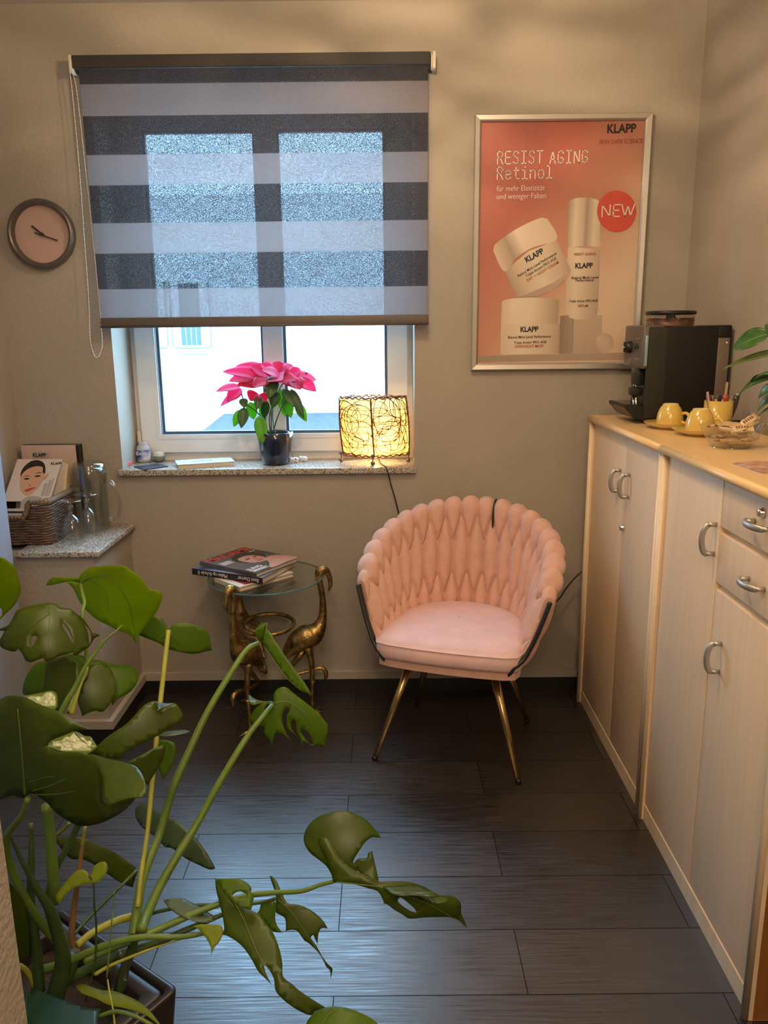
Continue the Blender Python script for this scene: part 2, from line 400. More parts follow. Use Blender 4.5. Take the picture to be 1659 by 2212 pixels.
MONO = {'R': [[(0, 0), (0, 1), (.32, 1), (.5, .88), (.5, .64), (.32, .52), (0, .52)], [(.24, .52), (.52, 0)]],
        'E': [[(.5, 1), (0, 1), (0, 0), (.5, 0)], [(0, .52), (.42, .52)]], 'S': [[(.5, .84), (.36, 1), (.14, 1), (0, .84), (.03, .66), (.25, .53), (.47, .38), (.5, .18), (.36, 0), (.14, 0), (0, .16)]],
        'I': [[(.05, 1), (.47, 1)], [(.26, 1), (.26, 0)], [(.05, 0), (.47, 0)]], 'T': [[(0, 1), (.54, 1)], [(.27, 1), (.27, 0)]],
        'A': [[(0, 0), (.26, 1), (.52, 0)], [(.09, .34), (.43, .34)]], 'G': [[(.5, .82), (.36, 1), (.14, 1), (0, .8), (0, .2), (.14, 0), (.36, 0), (.5, .14), (.5, .46), (.27, .46)]],
        'N': [[(0, 0), (0, 1), (.5, 0), (.5, 1)]], 'e': [[(.02, .37), (.5, .37), (.49, .55), (.37, .7), (.15, .7), (.02, .52), (.02, .18), (.16, 0), (.38, 0), (.5, .13)]],
        't': [[(.2, .95), (.2, .16), (.32, 0), (.5, .02)], [(.02, .7), (.46, .7)]], 'i': [[(.06, .7), (.27, .7), (.27, 0)], [(.03, 0), (.52, 0)], [(.26, .93), (.28, .97)]],
        'n': [[(.02, .7), (.02, 0)], [(.02, .5), (.16, .68), (.34, .7), (.48, .56), (.48, 0)]], 'o': [[(.16, .7), (.36, .7), (.51, .52), (.51, .18), (.36, 0), (.16, 0), (.01, .18), (.01, .52), (.16, .7)]],
        'l': [[(.05, 1), (.27, 1), (.27, 0)], [(.03, 0), (.52, 0)]], 'W': [[(0, 1), (.24, 0), (.46, 1), (.68, 0), (.92, 1)]]}
def mono_lines(s, h, adv=.78):
    out = []; x = 0
    for ch in s:
        for ln in MONO.get(ch, []): out.append([((x + a) * h, b * h) for a, b in ln])
        x += adv
    return out

# ================================================================== the setting
YW = 3.215                                                           # back wall face
CEIL = 2.726
structure('floor', MB().box((-1.9, -1.5, -.06), (1.7, 3.45, 0)), M['floor'])
structure('ceiling', MB().box((-1.9, -1.5, CEIL), (1.7, 3.5, CEIL + .06)), M['ceiling'])
b = MB(); WX0, WX1, WZ0, WZ1 = -1.085, .123, .98, 2.46
for a, c in (((-1.9, YW, 0), (WX0, YW + .32, CEIL)), ((WX1, YW, 0), (1.7, YW + .32, CEIL)), ((WX0, YW, 0), (WX1, YW + .32, WZ0)), ((WX0, YW, WZ1), (WX1, YW + .32, CEIL))): b.box(a, c)
structure('wall_back', b, M['wall'])
rx = lambda y: 1.195 + (YW - y) * .049                               # the right wall is a little out of square
b = MB(); b.prism([(rx(3.4), 3.4), (rx(-1.5), -1.5), (1.75, -1.5), (1.75, 3.4)], 0, CEIL); structure('wall_right', b, M['wall'])
structure('wall_left', MB().box((-1.9, 2.745, 0), (-1.502, YW, CEIL)), M['wall'])
structure('wall_left_near', MB().box((-1.9, -1.5, 0), (-1.352, 2.745, CEIL)), M['wall_light'])
JX = at_y(30, 1990, .80).x
structure('wall_front', MB().box((-1.352, .70, 0), (JX, .80, CEIL)), M['wall'])
structure('wall_hall', MB().box((-1.352, -1.5, 0), (1.5, -1.42, CEIL)), M['wall'])
# masonry ledge in the left corner with its granite slab
LX, LY, LZ = -1.075, 2.785, .7545
structure('wall_ledge', MB().box((-1.51, LY, 0), (LX, YW, LZ)), M['wall'])
structure('trim_1', MB().box((-1.352, LY - .02, LZ), (LX + .025, YW, LZ + .02), bev=.003), M['granite'])
# beige edge and black skirting
b = MB().prism([(-1.352, LY), (-1.352, LY - .02), (LX + .02, LY - .02), (LX + .02, YW - .02), (1.0, YW - .02), (1.0, YW), (LX, YW), (LX, LY)], .066, .099); structure('trim_2', b, M['strip'])
structure('baseboard_back', MB().box((LX + .012, YW - .016, 0), (1.0, YW, .066)), M['skirt'])
structure('baseboard_left', MB().prism([(-1.352, LY), (-1.352, LY - .016), (LX + .016, LY - .016), (LX + .016, YW - .017), (LX, YW - .017), (LX, LY)], 0, .066), M['skirt'])

# window: frame, two sashes, gaskets and panes, sill
w1 = bpy.data.objects.new('window_1', None); C.objects.link(w1); w1.location = (-.48, 3.44, 1.0); w1['kind'] = 'structure'
ORG[w1.name] = Matrix.Translation(w1.location)
FY = 3.44
def ring(mb, x0, x1, z0, z1, wl, wr, wb, wt, y0, y1, mi=0):
    mb.box((x0, y0, z0), (x0 + wl, y1, z1), mi); mb.box((x1 - wr, y0, z0), (x1, y1, z1), mi)
    mb.box((x0 + wl, y0, z0), (x1 - wr, y1, z0 + wb), mi); mb.box((x0 + wl, y0, z1 - wt), (x1 - wr, y1, z1), mi)
b = MB(); ring(b, WX0, WX1, 1.0, WZ1, .05, .05, .055, .05, FY + .012, FY + .08)
new('window_frame', b, M['pvc'], w1)
for k, (x0, x1) in enumerate(((-1.06, -.452), (-.452, .10))):
    b = MB(); wl, wr = (.086, .062) if k == 0 else (.022, .085)
    ring(b, x0, x1, 1.04, 2.43, wl, wr, .077, .08, FY - .012, FY + .06)
    ring(b, x0 + wl - .018, x1 - wr + .018, 1.117 - .018, 2.35 + .018, .018, .018, .018, .018, FY - .017, FY)
    s_ = new('sash', b, M['pvc'], w1)
    b = MB(); ring(b, x0 + wl, x1 - wr, 1.117, 2.35, .012, .012, .012, .012, FY + .01, FY + .03); new('gasket', b, M['gasket'], s_)
    b = MB().box((x0 + wl + .01, FY + .018, 1.127), (x1 - wr - .01, FY + .022, 2.34)); new('pane', b, M['glass'], s_)
b = MB().box((WX0 - .012, 3.19, .978), (WX1 + .004, FY + .02, 1.003), bev=.003); new('window_sill', b, M['granite'], w1, label='speckled granite sill')

# outside: asphalt yard, white neighbouring house
white_out = mat('white_render', (.86, .87, .86), .9, bump=.2, bscale=12)
structure('ground_pavement', MB().box((-30, 3.7, -.5), (30, 40, -.36)), mat('pale_paving', (.62, .63, .62), .9))
q = [at_z(p[0], p[1], -.355) for p in ((400, 960), (548, 843), (760, 843), (900, 960))]
structure('road_yard', MB().poly(q), mat('grey_asphalt', (.018, .024, .026), .9, noise=.35, nscale=6, bump=.5, bscale=30))
HY = 19.
hs = bpy.data.objects.new('house_neighbour', None); C.objects.link(hs); hs.location = (-2, HY, -.36); hs['kind'] = 'structure'; ORG[hs.name] = Matrix.Translation(hs.location)
new('house_wall', MB().box((-14, HY, -.4), (14, HY + .5, 4.6)), white_out, hs)
shut = mat('pale_blue_shutter', (.035, .065, .082), .6); edge_ = mat('frame_edge_and_shadow', (.09, .12, .12), .6)
for x0, x1 in ((322, 361), (376, 455)):
    a = at_y(x0, 752, HY); c = at_y(x1, 690, HY)
    f = new('facade_window', MB().box((a.x, HY - .06, a.z), (c.x, HY + .01, a.z + 1.5)), white_out, hs)
    gl = [at_y(x, 746, HY) for x in ((x0, x0 + 27) if x0 < 340 else (394, 438))]
    bb = MB()
    for k in range(4):
        u0 = gl[0].x + (gl[1].x - gl[0].x) * (k / 4 + .02); u1 = gl[0].x + (gl[1].x - gl[0].x) * ((k + 1) / 4 - .02)
        bb.box((u0, HY - .08, gl[0].z), (u1, HY - .055, gl[0].z + 1.4))
    new('shutter', bb, shut, f)
    new('frame_edge', MB().tube([(a.x, HY - .07, a.z + 1.5), (a.x, HY - .07, a.z + .03), (a.x + .05, HY - .07, a.z), (c.x - .05, HY - .07, a.z), (c.x, HY - .07, a.z + .03), (c.x, HY - .07, a.z + 1.5)], .016, n=6), edge_, f)
    new('sill_shadow_strip', MB().box((a.x + .06, HY - .165, a.z - .155), (c.x - .06, HY - .01, a.z - .140)), edge_, f)  # solid dark strip stands in for the shadow line at the sill
    new('facade_sill', MB().box((a.x + .05, HY - .16, a.z - .22), (c.x - .05, HY, a.z - .15)), white_out, f)

# ================================================================== roller blind
BY = 3.15; BX0, BX1 = -1.10, .172
zs = [2.488, 2.438, 2.331, 2.198, 2.092, 1.958, 1.848, 1.717, 1.606, 1.577]
fd = fabric_blind('charcoal_blind_cloth', (.055, .052, .052), (.03, .033, .037), (.02, .42))
fl = fabric_blind('sheer_blind_cloth', (.19, .16, .145), (.15, .155, .16), (.05, .28))
bl = thing('roller_blind', 'grey zebra roller blind half lowered over the window', 'blind', (-.47, 3.18, 1.571))
roll = mat('charcoal_roller_cloth', (.045, .042, .04), .8, bump=.1, bscale=400)
b = MB(); T = Matrix.Translation((BX0 - .02, BY + .028, 2.508)) @ Matrix.Rotation(PI / 2, 4, 'Y')
b.lathe([(.028, 0), (.028, BX1 - BX0 + .03)], T=T, n=28)
b.box((BX0 - .02, BY - .006, 2.49), (BX1 + .008, BY + .02, 2.534), bev=.004)
new('roller', b, roll, bl)
b = MB()
for k in range(8):
    x0 = BX0 + .012 * 0; b.box((BX0 + .003 * (k / 8), BY, zs[k + 1]), (BX1, BY + .0008, zs[k]), 0 if k % 2 == 0 else 1)
new('cloth', b, [fd, fl], bl)
b = MB(); b.box((BX0, BY - .006, zs[9] - .006), (BX1 + .003, BY + .008, zs[8] + .004), bev=.004); b.tube([(BX0, BY - .007, zs[9]), (BX1 + .003, BY - .007, zs[9])], .004)
new('bottom_bar', b, mat('taupe_bottom_bar', (.10, .082, .07), .5), bl)
for x, s in ((BX0 - .028, 1), (BX1 + .022, -1)):
    b = MB(); b.box((x - .006, BY - .004, 2.478), (x + .006, YW, 2.536), bev=.003)
    b.lathe([(.026, -.006), (.029, 0), (.026, .006)], T=Matrix.Translation((x + s * .008, BY + .028, 2.508)) @ Matrix.Rotation(PI / 2, 4, 'Y'), n=24)
    new('bracket', b, M['cream'], bl)
b = MB()
cz = [at_y(p[0], p[1], BY - .004) for p in ((150, 150), (156, 200), (170, 350), (181, 500), (191, 640), (194, 720), (198, 752), (208, 772), (219, 757), (220, 725), (213, 640), (199, 500), (183, 350), (166, 200), (155, 150))]
cp_ = curve_pts(cz, 24)
b.tube(cp_, .0011, n=6)
d = 0; last = cp_[0]
for p in cp_:
    if (p - last).length > .0115: b.ball(p, .0024, n=4); last = p
new('pull_chain', b, M['cream'], bl)

# ================================================================== wall clock
ck = thing('wall_clock', 'round wall clock with pink face and grey rim', 'clock', (-1.312, YW, 1.927))
cx, cz_ = -1.312, 1.927
TC = Matrix.Translation((cx, YW - .001, cz_)) @ Matrix.Rotation(PI / 2, 4, 'X')
b = MB().lathe([(.105, 0), (.124, .0), (.127, .01), (.127, .034), (.122, .042), (.114, .042), (.108, .034), (.107, .012)], T=TC, n=64, cap=False)
new('rim', b, mat('grey_bronze_rim', (.17, .15, .13), .35, metal=.6), ck)
new('clock_face', MB().lathe([(.0001, .010), (.1075, .010)], T=TC, n=64, cap=False), mat('dusty_pink_dial', (.66, .45, .37), .6), ck)
hm = mat('dark_clock_hand', (.05, .035, .03), .4)
def hand(nm, tip, tail, w, z):
    c0 = at_y(88, 504, YW); a = at_y(*tip, YW) - c0; t = at_y(*tail, YW) - c0
    O = Vector((cx, YW - z, cz_)); d = a.normalized(); q = Vector((-d.z, 0, d.x)) * w
    bb = MB(); vs = [O + t - q, O + a - q, O + a + q, O + t + q]; vs += [v - Vector((0, .0012, 0)) for v in vs]
    bb.add(vs, [(0, 1, 2, 3), (4, 5, 6, 7), (0, 1, 5, 4), (1, 2, 6, 5), (2, 3, 7, 6), (3, 0, 4, 7)]); new(nm, bb, hm, ck)
hand('hour_hand', (65, 486), (92, 507), .0032, .017); hand('minute_hand', (122, 518), (72, 501), .0024, .02)
new('hand_pin', MB().lathe([(.005, .01), (.005, .024)], T=TC, n=16), hm, ck)
new('glass_cover', MB().lathe([(.0001, .033), (.1085, .033)], T=TC, n=48, cap=False), thin_glass('clock_glass', (.97, .97, .97), .015, .25), ck)

# ================================================================== framed poster
PY = YW - .012                                                       # print surface
def pp(x, y, d=0.): return at_y(1000 + x / 3.687, 220 + y / 3.687, PY - d)
po = thing('framed_poster', 'silver framed skincare poster with cream jars on coral pink', 'poster', (.68, YW, 1.39))
oc = [pp(97, 98), pp(1510, 90), pp(1420, 2105), pp(77, 2122)]; ic = [pp(148, 150), pp(1460, 128), pp(1370, 2052), pp(125, 2070)]
X0, X1 = .349, 1.013; Z1, Z0 = 2.333, 1.393; I0, I1, J1, J0 = .374, .988, 2.309, 1.420
b = MB()
fr = YW - .028
for (a0, a1, c1, c0) in (((X0, Z0), (X0, Z1), (I0, J1), (I0, J0)), ((X0, Z1), (X1, Z1), (I1, J1), (I0, J1)), ((X1, Z1), (X1, Z0), (I1, J0), (I1, J1)), ((X1, Z0), (X0, Z0), (I0, J0), (I1, J0))):
    prof = [(0, YW - .001), (0, fr + .004), (.12, fr), (.75, fr + .002), (1, fr + .007), (1, YW - .008)]
    P = [[Vector((a0[0] + (c0[0] - a0[0]) * t, y, a0[1] + (c0[1] - a0[1]) * t)), Vector((a1[0] + (c1[0] - a1[0]) * t, y, a1[1] + (c1[1] - a1[1]) * t))] for t, y in prof]
    b.grid(P, smooth=False)
new('frame', b, M['alu'], po)
def gl_(name, stops, p0, p1, **k):
    i = ORG[po.name].inverted(); return gradient(name, [c for c, _ in stops], [t for _, t in stops], i @ p0, i @ p1, **k)
coral, salmon, sand = (.42, .115, .082), (.53, .25, .165), (.74, .56, .40)
bgm = gl_('coral_to_sand_print', [(coral, 0), (coral, .22), (salmon, .55), (sand, .9)], pp(140, 700), pp(1250, 1650))
new('print', MB().poly([Vector((I0 - .004, PY, J0 - .004)), Vector((I1 + .004, PY, J0 - .004)), Vector((I1 + .004, PY, J1 + .004)), Vector((I0 - .004, PY, J1 + .004))]), bgm, po)
def flat(name, pts, m_, d, parent=po, sm=False):
    P = [pp(x, y, d) for x, y in pts]
    if sm: P = curve_pts(P, 5, True)
    n_ = len(P); back = [p + Vector((0, .0002, 0)) for p in P]
    return new(name, MB().add(P + back, [list(range(n_))] + [(i, (i + 1) % n_, n_ + (i + 1) % n_, n_ + i) for i in range(n_)]), m_, parent)
def arc(cx_, cy_, rx_, ry_, a0, a1, n_=16, rot=0.):
    o = []
    for i in range(n_ + 1):
        a = math.radians(a0 + (a1 - a0) * i / n_); x, y = rx_ * math.cos(a), ry_ * math.sin(a); o.append((cx_ + x * math.cos(rot) - y * math.sin(rot), cy_ + x * math.sin(rot) + y * math.cos(rot)))
    return o
lt, md_, dk = (.76, .64, .49), (.64, .50, .37), (.40, .30, .22)
flat('printed_table', [(125, 2025), (1372, 1995), (1370, 2055), (125, 2072)], gl_('table_print', [((.33, .25, .19), 0), ((.50, .38, .29), 1)], pp(125, 2000), pp(1370, 2000)), .0003)
# printed plinth block
flat('printed_block', [(880, 1695), (1110, 1700), (1105, 2002), (870, 2006)], gl_('block_front_print', [((.56, .43, .32), 0), ((.50, .38, .28), 1)], pp(880, 1700), pp(1100, 2000)), .0004)
flat('printed_block', [(775, 1705), (882, 1695), (872, 2006), (765, 2008)], gl_('block_side_print', [((.27, .205, .155), 0), ((.40, .31, .23), 1)], pp(770, 1900), pp(880, 1900)), .0004)
# serum bottle
flat('printed_bottle', [(838, 1150)] + [(830, 1250), (812, 1690), (850, 1705)] + arc(945, 1690, 125, 45, 150, 10) + [(1075, 1660), (1095, 1180)], gl_('bottle_print', [(md_, 0), (lt, .3), (md_, .62), ((.46, .345, .25), 1)], pp(820, 1400), pp(1090, 1400)), .0006)
flat('printed_bottle_cap', [(832, 1170), (842, 800)] + arc(965, 800, 123, 38, 180, 360, 14) + [(1095, 1165)] + arc(965, 1165, 132, 14, 0, -180, 8), gl_('bottle_cap_print', [(dk, 0), (lt, .22), (md_, .45), (dk, .56), (lt, .8), (md_, 1)], pp(835, 1000), pp(1097, 1000)), .0008)
# lower jar
flat('printed_jar', [(303, 1765), (298, 2005), (312, 2018), (755, 2002), (768, 1990), (772, 1760)], gl_('low_jar_print', [(md_, 0), (lt, .35), (md_, .8), ((.42, .32, .24), 1)], pp(298, 1880), pp(772, 1880)), .0008)
flat('printed_jar_lid', [(303, 1772), (310, 1590)] + arc(545, 1592, 233, 34, 180, 360, 16) + [(772, 1765)], gl_('low_lid_print', [(md_, 0), (lt, .2), (lt, .5), (md_, .7), (dk, .95), (md_, 1)], pp(305, 1680), pp(778, 1680)), .001)
# tilted jar
flat('printed_jar', [(332, 1350), (422, 1545), (440, 1558), (575, 1553), (720, 1500), (850, 1385), (862, 1340), (748, 1102), (520, 1190)], gl_('tilted_jar_print', [((.40, .29, .22), 0), (md_, .25), (lt, .55), (md_, .85), ((.50, .36, .27), 1)], pp(370, 1450), pp(800, 1240)), .0012)
flat('printed_jar_lid', [(330, 1352), (250, 1205), (246, 1165), (270, 1122), (430, 1010), (600, 930), (655, 928), (685, 950), (748, 1095), (560, 1160), (430, 1240)], gl_('tilted_lid_print', [(md_, 0), (dk, .25), (lt, .45), (md_, 1)], pp(290, 1270), pp(715, 1020)), .0014, sm=True)
flat('printed_jar_base', [(440, 1558), (580, 1553), (725, 1495), (850, 1385), (858, 1345), (720, 1440), (560, 1510)], gl_('jar_base_print', [((.42, .31, .24), 0), ((.56, .40, .32), 1)], pp(440, 1558), pp(850, 1360)), .0016)
flat('printed_bubble', arc(1130, 1920, 72, 78, 0, 345, 24), gl_('bubble_print', [((.62, .42, .32), 0), ((.66, .52, .40), .4), ((.48, .36, .27), 1)], pp(1060, 1960), pp(1200, 1850)), .0006)
flat('printed_new_badge', arc(1225, 872, 156, 166, 0, 350, 40), mat('badge_red_print', (.66, .085, .05), .5), .0018)
ct = lambda x, y, ang=0., d=.002: Matrix.Translation(pp(x, y, d)) @ Matrix.Rotation(PI / 2, 4, 'X') @ Matrix.Rotation(math.radians(ang), 4, 'Z')
px = 1.905e-3 / 3.687                                                # one crop pixel on the print, metres
sk = Matrix(((1, 0, 0, 0), (0.012, 1, 0, 0), (0, 0, 1, 0), (0, 0, 0, 1)))
def mono_text(name, s, x, y, h, w, wid, adv=.78, m_=M['wink']):
    b_ = MB().strokes(mono_lines(s, h * px, adv), ct(x, y) @ sk @ Matrix.Diagonal((wid, 1, 1, 1)), w * px); return new(name, b_, m_, po, fix=False)
mono_text('headline_lettering', 'RESIST', 275, 496, 84, 7, .88); mono_text('headline_lettering', 'AGING', 692, 491, 84, 7, .90)
mono_text('headline_lettering', 'Retinol', 273, 618, 84, 7, .92)
b = MB().strokes([[(x * 82 * px, y * 82 * px) for x, y in ln] for ln in ([(0, 0), (0, 1), (.70, 0), (.70, 1)], [(1.58, 1), (1.02, 1), (1.02, 0), (1.58, 0)], [(1.02, .52), (1.5, .52)], [(1.75, 1), (2.07, 0), (2.32, .95), (2.57, 0), (2.9, 1)])], ct(1107, 915) @ sk, 8 * px); new('badge_lettering', b, M['wink'], po, fix=False)
text('subline_lettering', 'für mehr Elastizität', 54 * px, ct(268, 712, .6), M['wink'], po, -.008, sx=.86)
text('subline_lettering', 'und weniger Falten', 54 * px, ct(266, 775, .6), M['wink'], po, -.008, sx=.89)
text('brand_lettering', 'KLAPP', 82 * px, ct(1145, 248, 1), M['ink'], po, .028, sx=.91)
text('brand_lettering', 'SKIN CARE SCIENCE', 42 * px, ct(1085, 335, .7), M['rust'], po, .0, sx=.83)
for (x, y, a, s_) in ((505, 1282, 28, 58), (892, 1325, 1, 52), (456, 1832, 1, 54)):
    text('brand_lettering', 'KLAPP', s_ * px, ct(x, y, a, .0024), M['ink'], po, .03, sx=.9)
tiny = lambda s, x, y, h, a=1, m_=M['ink'], sx=1.: text('label_lettering', s, h * px, ct(x, y, a, .0024), m_, po, .004, sx=sx)
tiny('Retinol Multi Level Performance', 440, 1398, 29, 30, sx=.87); tiny('Triple Action PRO AGE', 505, 1398, 29, 30, sx=.92); tiny('DAY + NIGHT CREAM', 512, 1436, 30, 30, M['rust'], sx=.93)
tiny('RESIST AGING', 885, 1224, 26, 1, M['rust']); tiny('Retinol Multi Level', 862, 1412, 27); tiny('Performance', 895, 1432, 27); tiny('Triple Action PRO AGE', 845, 1597, 24, sx=.92); tiny('SERUM', 915, 1634, 26, 1, M['rust'])
tiny('Retinol Multi Level Performance', 358, 1886, 28, sx=.9); tiny('Triple Action PRO AGE', 405, 1928, 27, sx=.95); tiny('OVERNIGHT MASK', 412, 1960, 30, 1, M['rust'], sx=.88)

# ================================================================== cabinets
ZT = 1.218; CF = .826
def handle(p0, p1, out, parent, mt=None):
    # bow handle: two posts and a curved grip between p0 and p1, standing off along 'out'
    p0, p1, out = Vector(p0), Vector(p1), Vector(out).normalized(); d = p1 - p0
    prof = [(0, .0), (0, .018), (.04, .024), (.2, .031), (.5, .034), (.8, .031), (.96, .024), (1, .018), (1, 0)]
    b_ = MB(); b_.tube(curve_pts([p0 + d * t + out * o for t, o in prof[1:-1]], 4), .0052, n=10, flat=(1.5, .85))
    for p in (p0, p1): b_.tube([p, p + out * .021], .0060, n=10)
    return new('handle', b_, mt or M['steel'], parent)
def lock(p, out, parent):
    p, out = Vector(p), Vector(out).normalized(); T = basis(p, out.orthogonal(), out.cross(out.orthogonal()))
    b_ = MB().lathe([(.0115, 0), (.0115, .004), (.009, .007), (.009, .011), (.007, .013)], T=T, n=20); b_.box((-.0012, -.005, .0128), (.0012, .005, .0134), T=T)
    return new('lock', b_, M['chrome'], parent)
OUT = (-1, 0, 0)
def cabinet(label, y0, y1):
    t_ = thing('cabinet', label, 'cabinet', (1.0, (y0 + y1) / 2, 0), 0, 'maple office cabinets along the right wall')
    xb = rx(y1) - .003
    b_ = MB()
    for ya, yb in ((y0, y0 + .02), (y1 - .02, y1)):
        b_.box((CF - .006, ya, 0), (xb, yb, ZT - .026)); b_.tube([(CF - .008, (ya + yb) / 2, .0), (CF - .008, (ya + yb) / 2, ZT - .026)], .0105, n=12)
    b_.box((CF - .002, y0 + .02, 0), (CF + .02, y1 - .02, .055)); b_.box((CF + .012, y0 + .02, .057), (xb, y1 - .02, ZT - .03))
    new('body', b_, M['maple_edge'], t_)
    new('side_panel', MB().box((CF + .004, y0 - .001, .002), (xb, y0, ZT - .027)), M['maple_side'], t_, label='darker end panel')
    b_ = MB(); b_.box((CF - .016, y0, ZT - .024), (xb, y1, ZT))
    b_.tube([(CF - .016, y0, ZT - .012), (CF - .016, y1, ZT - .012)], .012, n=16)
    new('worktop', b_, M['maple_top'], t_)
    return t_
def front(nm, par, y0, y1, z0, z1):
    return new(nm, MB().box((CF, y0, z0), (CF + .017, y1, z1), bev=.0012), M['maple'], par)
g = .0015
c1 = cabinet('far maple cabinet with two full-height doors under the coffee machine', 2.284, 3.108)
d1 = front('door', c1, 2.668 + g, 3.086, .059, 1.19); d2 = front('door', c1, 2.306, 2.668 - g, .059, 1.19)
handle((CF, 2.718, .992), (CF, 2.718, 1.066), OUT, d1); handle((CF, 2.614, .992), (CF, 2.614, 1.068), OUT, d2); lock((CF, 2.648, .876), OUT, d2)
c2 = cabinet('near maple cabinet with drawers beside a tall door, at the right edge', 1.497, 2.282)
d3 = front('door', c2, 1.884 + g, 2.26, .059, 1.19); handle((CF, 1.906, .995), (CF, 1.906, 1.071), OUT, d3)
d4 = front('door', c2, 1.52, 1.878, .059, .912); handle((CF, 1.818, .716), (CF, 1.818, .79), OUT, d4)
w1_ = front('drawer', c2, 1.52, 1.88, 1.072, 1.19); handle((CF, 1.709, 1.128), (CF, 1.632, 1.128), OUT, w1_); lock((CF, 1.673, 1.155), OUT, w1_)
w2_ = front('drawer', c2, 1.52, 1.88, .93, 1.056); handle((CF, 1.711, .992), (CF, 1.636, .992), OUT, w2_)
new('gap_rail', MB().box((CF + .011, 1.52, 1.056), (CF + .016, 1.88, 1.072)).box((CF + .011, 1.52, .912), (CF + .016, 1.88, .93)), M['dark'], c2)

# ================================================================== pink armchair
ch = thing('armchair', 'pink velvet armchair with braided back and gold legs', 'armchair', (.272, 2.767, 0), math.radians(-18))
ORC = ORG[ch.name]
def U(mb): mb.v = [ORC @ v for v in mb.v]; return mb
def uplan(s, r, vf):
    # U-shaped plan: straight arm, half circle round the back, straight arm
    La = -vf; arc_ = PI * r; tot = 2 * La + arc_; d = s * tot
    if d < La: return Vector((-r, vf + d, 0)), Vector((-1, 0, 0))
    if d > La + arc_: return Vector((r, -(d - La - arc_), 0)), Vector((1, 0, 0))
    a = PI - (d - La) / r; return Vector((r * math.cos(a), r * math.sin(a), 0)), Vector((math.cos(a), math.sin(a), 0))
def shell(s, t):
    rim, n_ = uplan(s, .338, -.135); bot, _ = uplan(s, .232, -.205)
    zr = .645 + .215 * max(0, math.sin(PI * s)) ** .85
    g_ = max(0, t) ** .62; p = bot.lerp(rim, g_); p.z = .425 + (zr - .425) * t
    return p
NP = 19; NS = NP * 16
rows = [(.5, .57, .40, .60, .044), (0., .17, .25, .56, .037), (.5, .0, .17, .5, .030), (0., .99, .34, .60, .040), (.5, 1.52, .40, .56, .034), (0., 2.02, .34, .56, .03)]
def bump(Sx, Q):
    h1 = h2 = 0
    for off, qc, hl, w, H in rows:
        tau = (Q - qc) / hl
        if abs(tau) >= 1: continue
        k = 1 - tau * tau; wd_ = w * k ** .8
        sl = Sx - .22 * (Q - qc) * (1 if Sx < NP / 2 else -1)
        for i in (math.floor(sl - off), math.floor(sl - off) + 1):
            dx = (sl - (i + off)) / wd_
            if abs(dx) < 1:
                h = H * math.sqrt(1 - dx * dx) * k ** .45 + .0025 * math.sin(40 * tau + 3 * i) * dx * dx * (abs(tau) > .5)
                if h > h1: h1, h2 = h, h1
                elif h > h2: h2 = h
    f = min(1, (h1 - h2) / .011); f = f * f * (3 - 2 * f)            # groove where two cushions meet
    return h1 * (.5 + .5 * f)
QS = [i / 54 for i in range(55)] + [1 + .15 * (i + 1) / 10 for i in range(10)] + [1.15 + (i + 1) / 40 for i in range(40)]
P = []
for i in range(NS + 1):
    s = i / NS; row = []
    for Q in QS:
        t = min(1, Q) if Q <= 1.15 else max(0, 1 - (Q - 1.15))
        c = shell(s, t); e = 1e-3
        ds = shell(min(1, s + e), t) - shell(max(0, s - e), t); dt = shell(s, min(1, t + e)) - shell(s, max(0, t - e))
        n_ = ds.cross(dt); n_ = n_.normalized()
        if n_.dot(Vector((c.x, c.y, 0))) < 0: n_ = -n_
        if Q <= 1: d_ = -n_
        elif Q >= 1.15: d_ = n_
        else:
            a = (Q - 1) / .15 * PI; d_ = (-n_ * math.cos(a) + dt.normalized() * math.sin(a))
        edge = min(1, min(s, 1 - s) * NP * 1.4)
        row.append(c + d_ * (.004 + bump(s * NP, Q) * (.35 + .65 * edge)))
    P.append(row)
b = MB().grid(P); nq = len(QS)
b.f.append(list(range(nq))); b.m.append(0); b.sm.append(False); b.f.append([NS * nq + i for i in range(nq)]); b.m.append(0); b.sm.append(False)
new('braided_back', U(b), M['velvet'], ch)
def dplan(k):                                                         # seat outline, k = scale
    o = []
    for a in range(0, 181, 6): o.append((.232 * math.cos(math.radians(a)) * k, (.02 + .205 * math.sin(math.radians(a))) * k))
    for x, y in ((-.246, -.06), (-.258, -.13), (-.262, -.19), (-.250, -.226), (-.21, -.240), (-.11, -.249), (0, -.252), (.11, -.249), (.21, -.240), (.250, -.226), (.262, -.19), (.258, -.13), (.246, -.06)): o.append((x * k, y * k))
    return o
L_ = []
for z, k in ((.412, .95), (.414, .985), (.425, 1.0), (.470, 1.003), (.482, .998), (.492, .965), (.500, .90), (.506, .75), (.509, .5), (.510, .2), (.510, .01)):
    L_.append([Vector((x, y, z - (.012 if y < -.1 and z > .48 else 0) * min(1, (-y - .1) / .15))) for x, y in dplan(k)])
b = MB().grid(L_, closed=True); b.f.append(list(range(len(L_[0])))); b.m.append(0); b.sm.append(False)
seat = new('seat', U(b), M['seatvelvet'], ch)
b = MB().tube([Vector((x * 1.004, y * 1.004, .4745 - (.012 if y < -.1 else 0) * min(1, (-y - .1) / .15) * .4)) for x, y in dplan(1.0)], .0022, n=6, closed=True); new('piping', U(b), M['seatvelvet'], seat)
b = MB().prism(dplan(.97), .385, .413); new('seat_base', U(b), M['velvet'], ch)
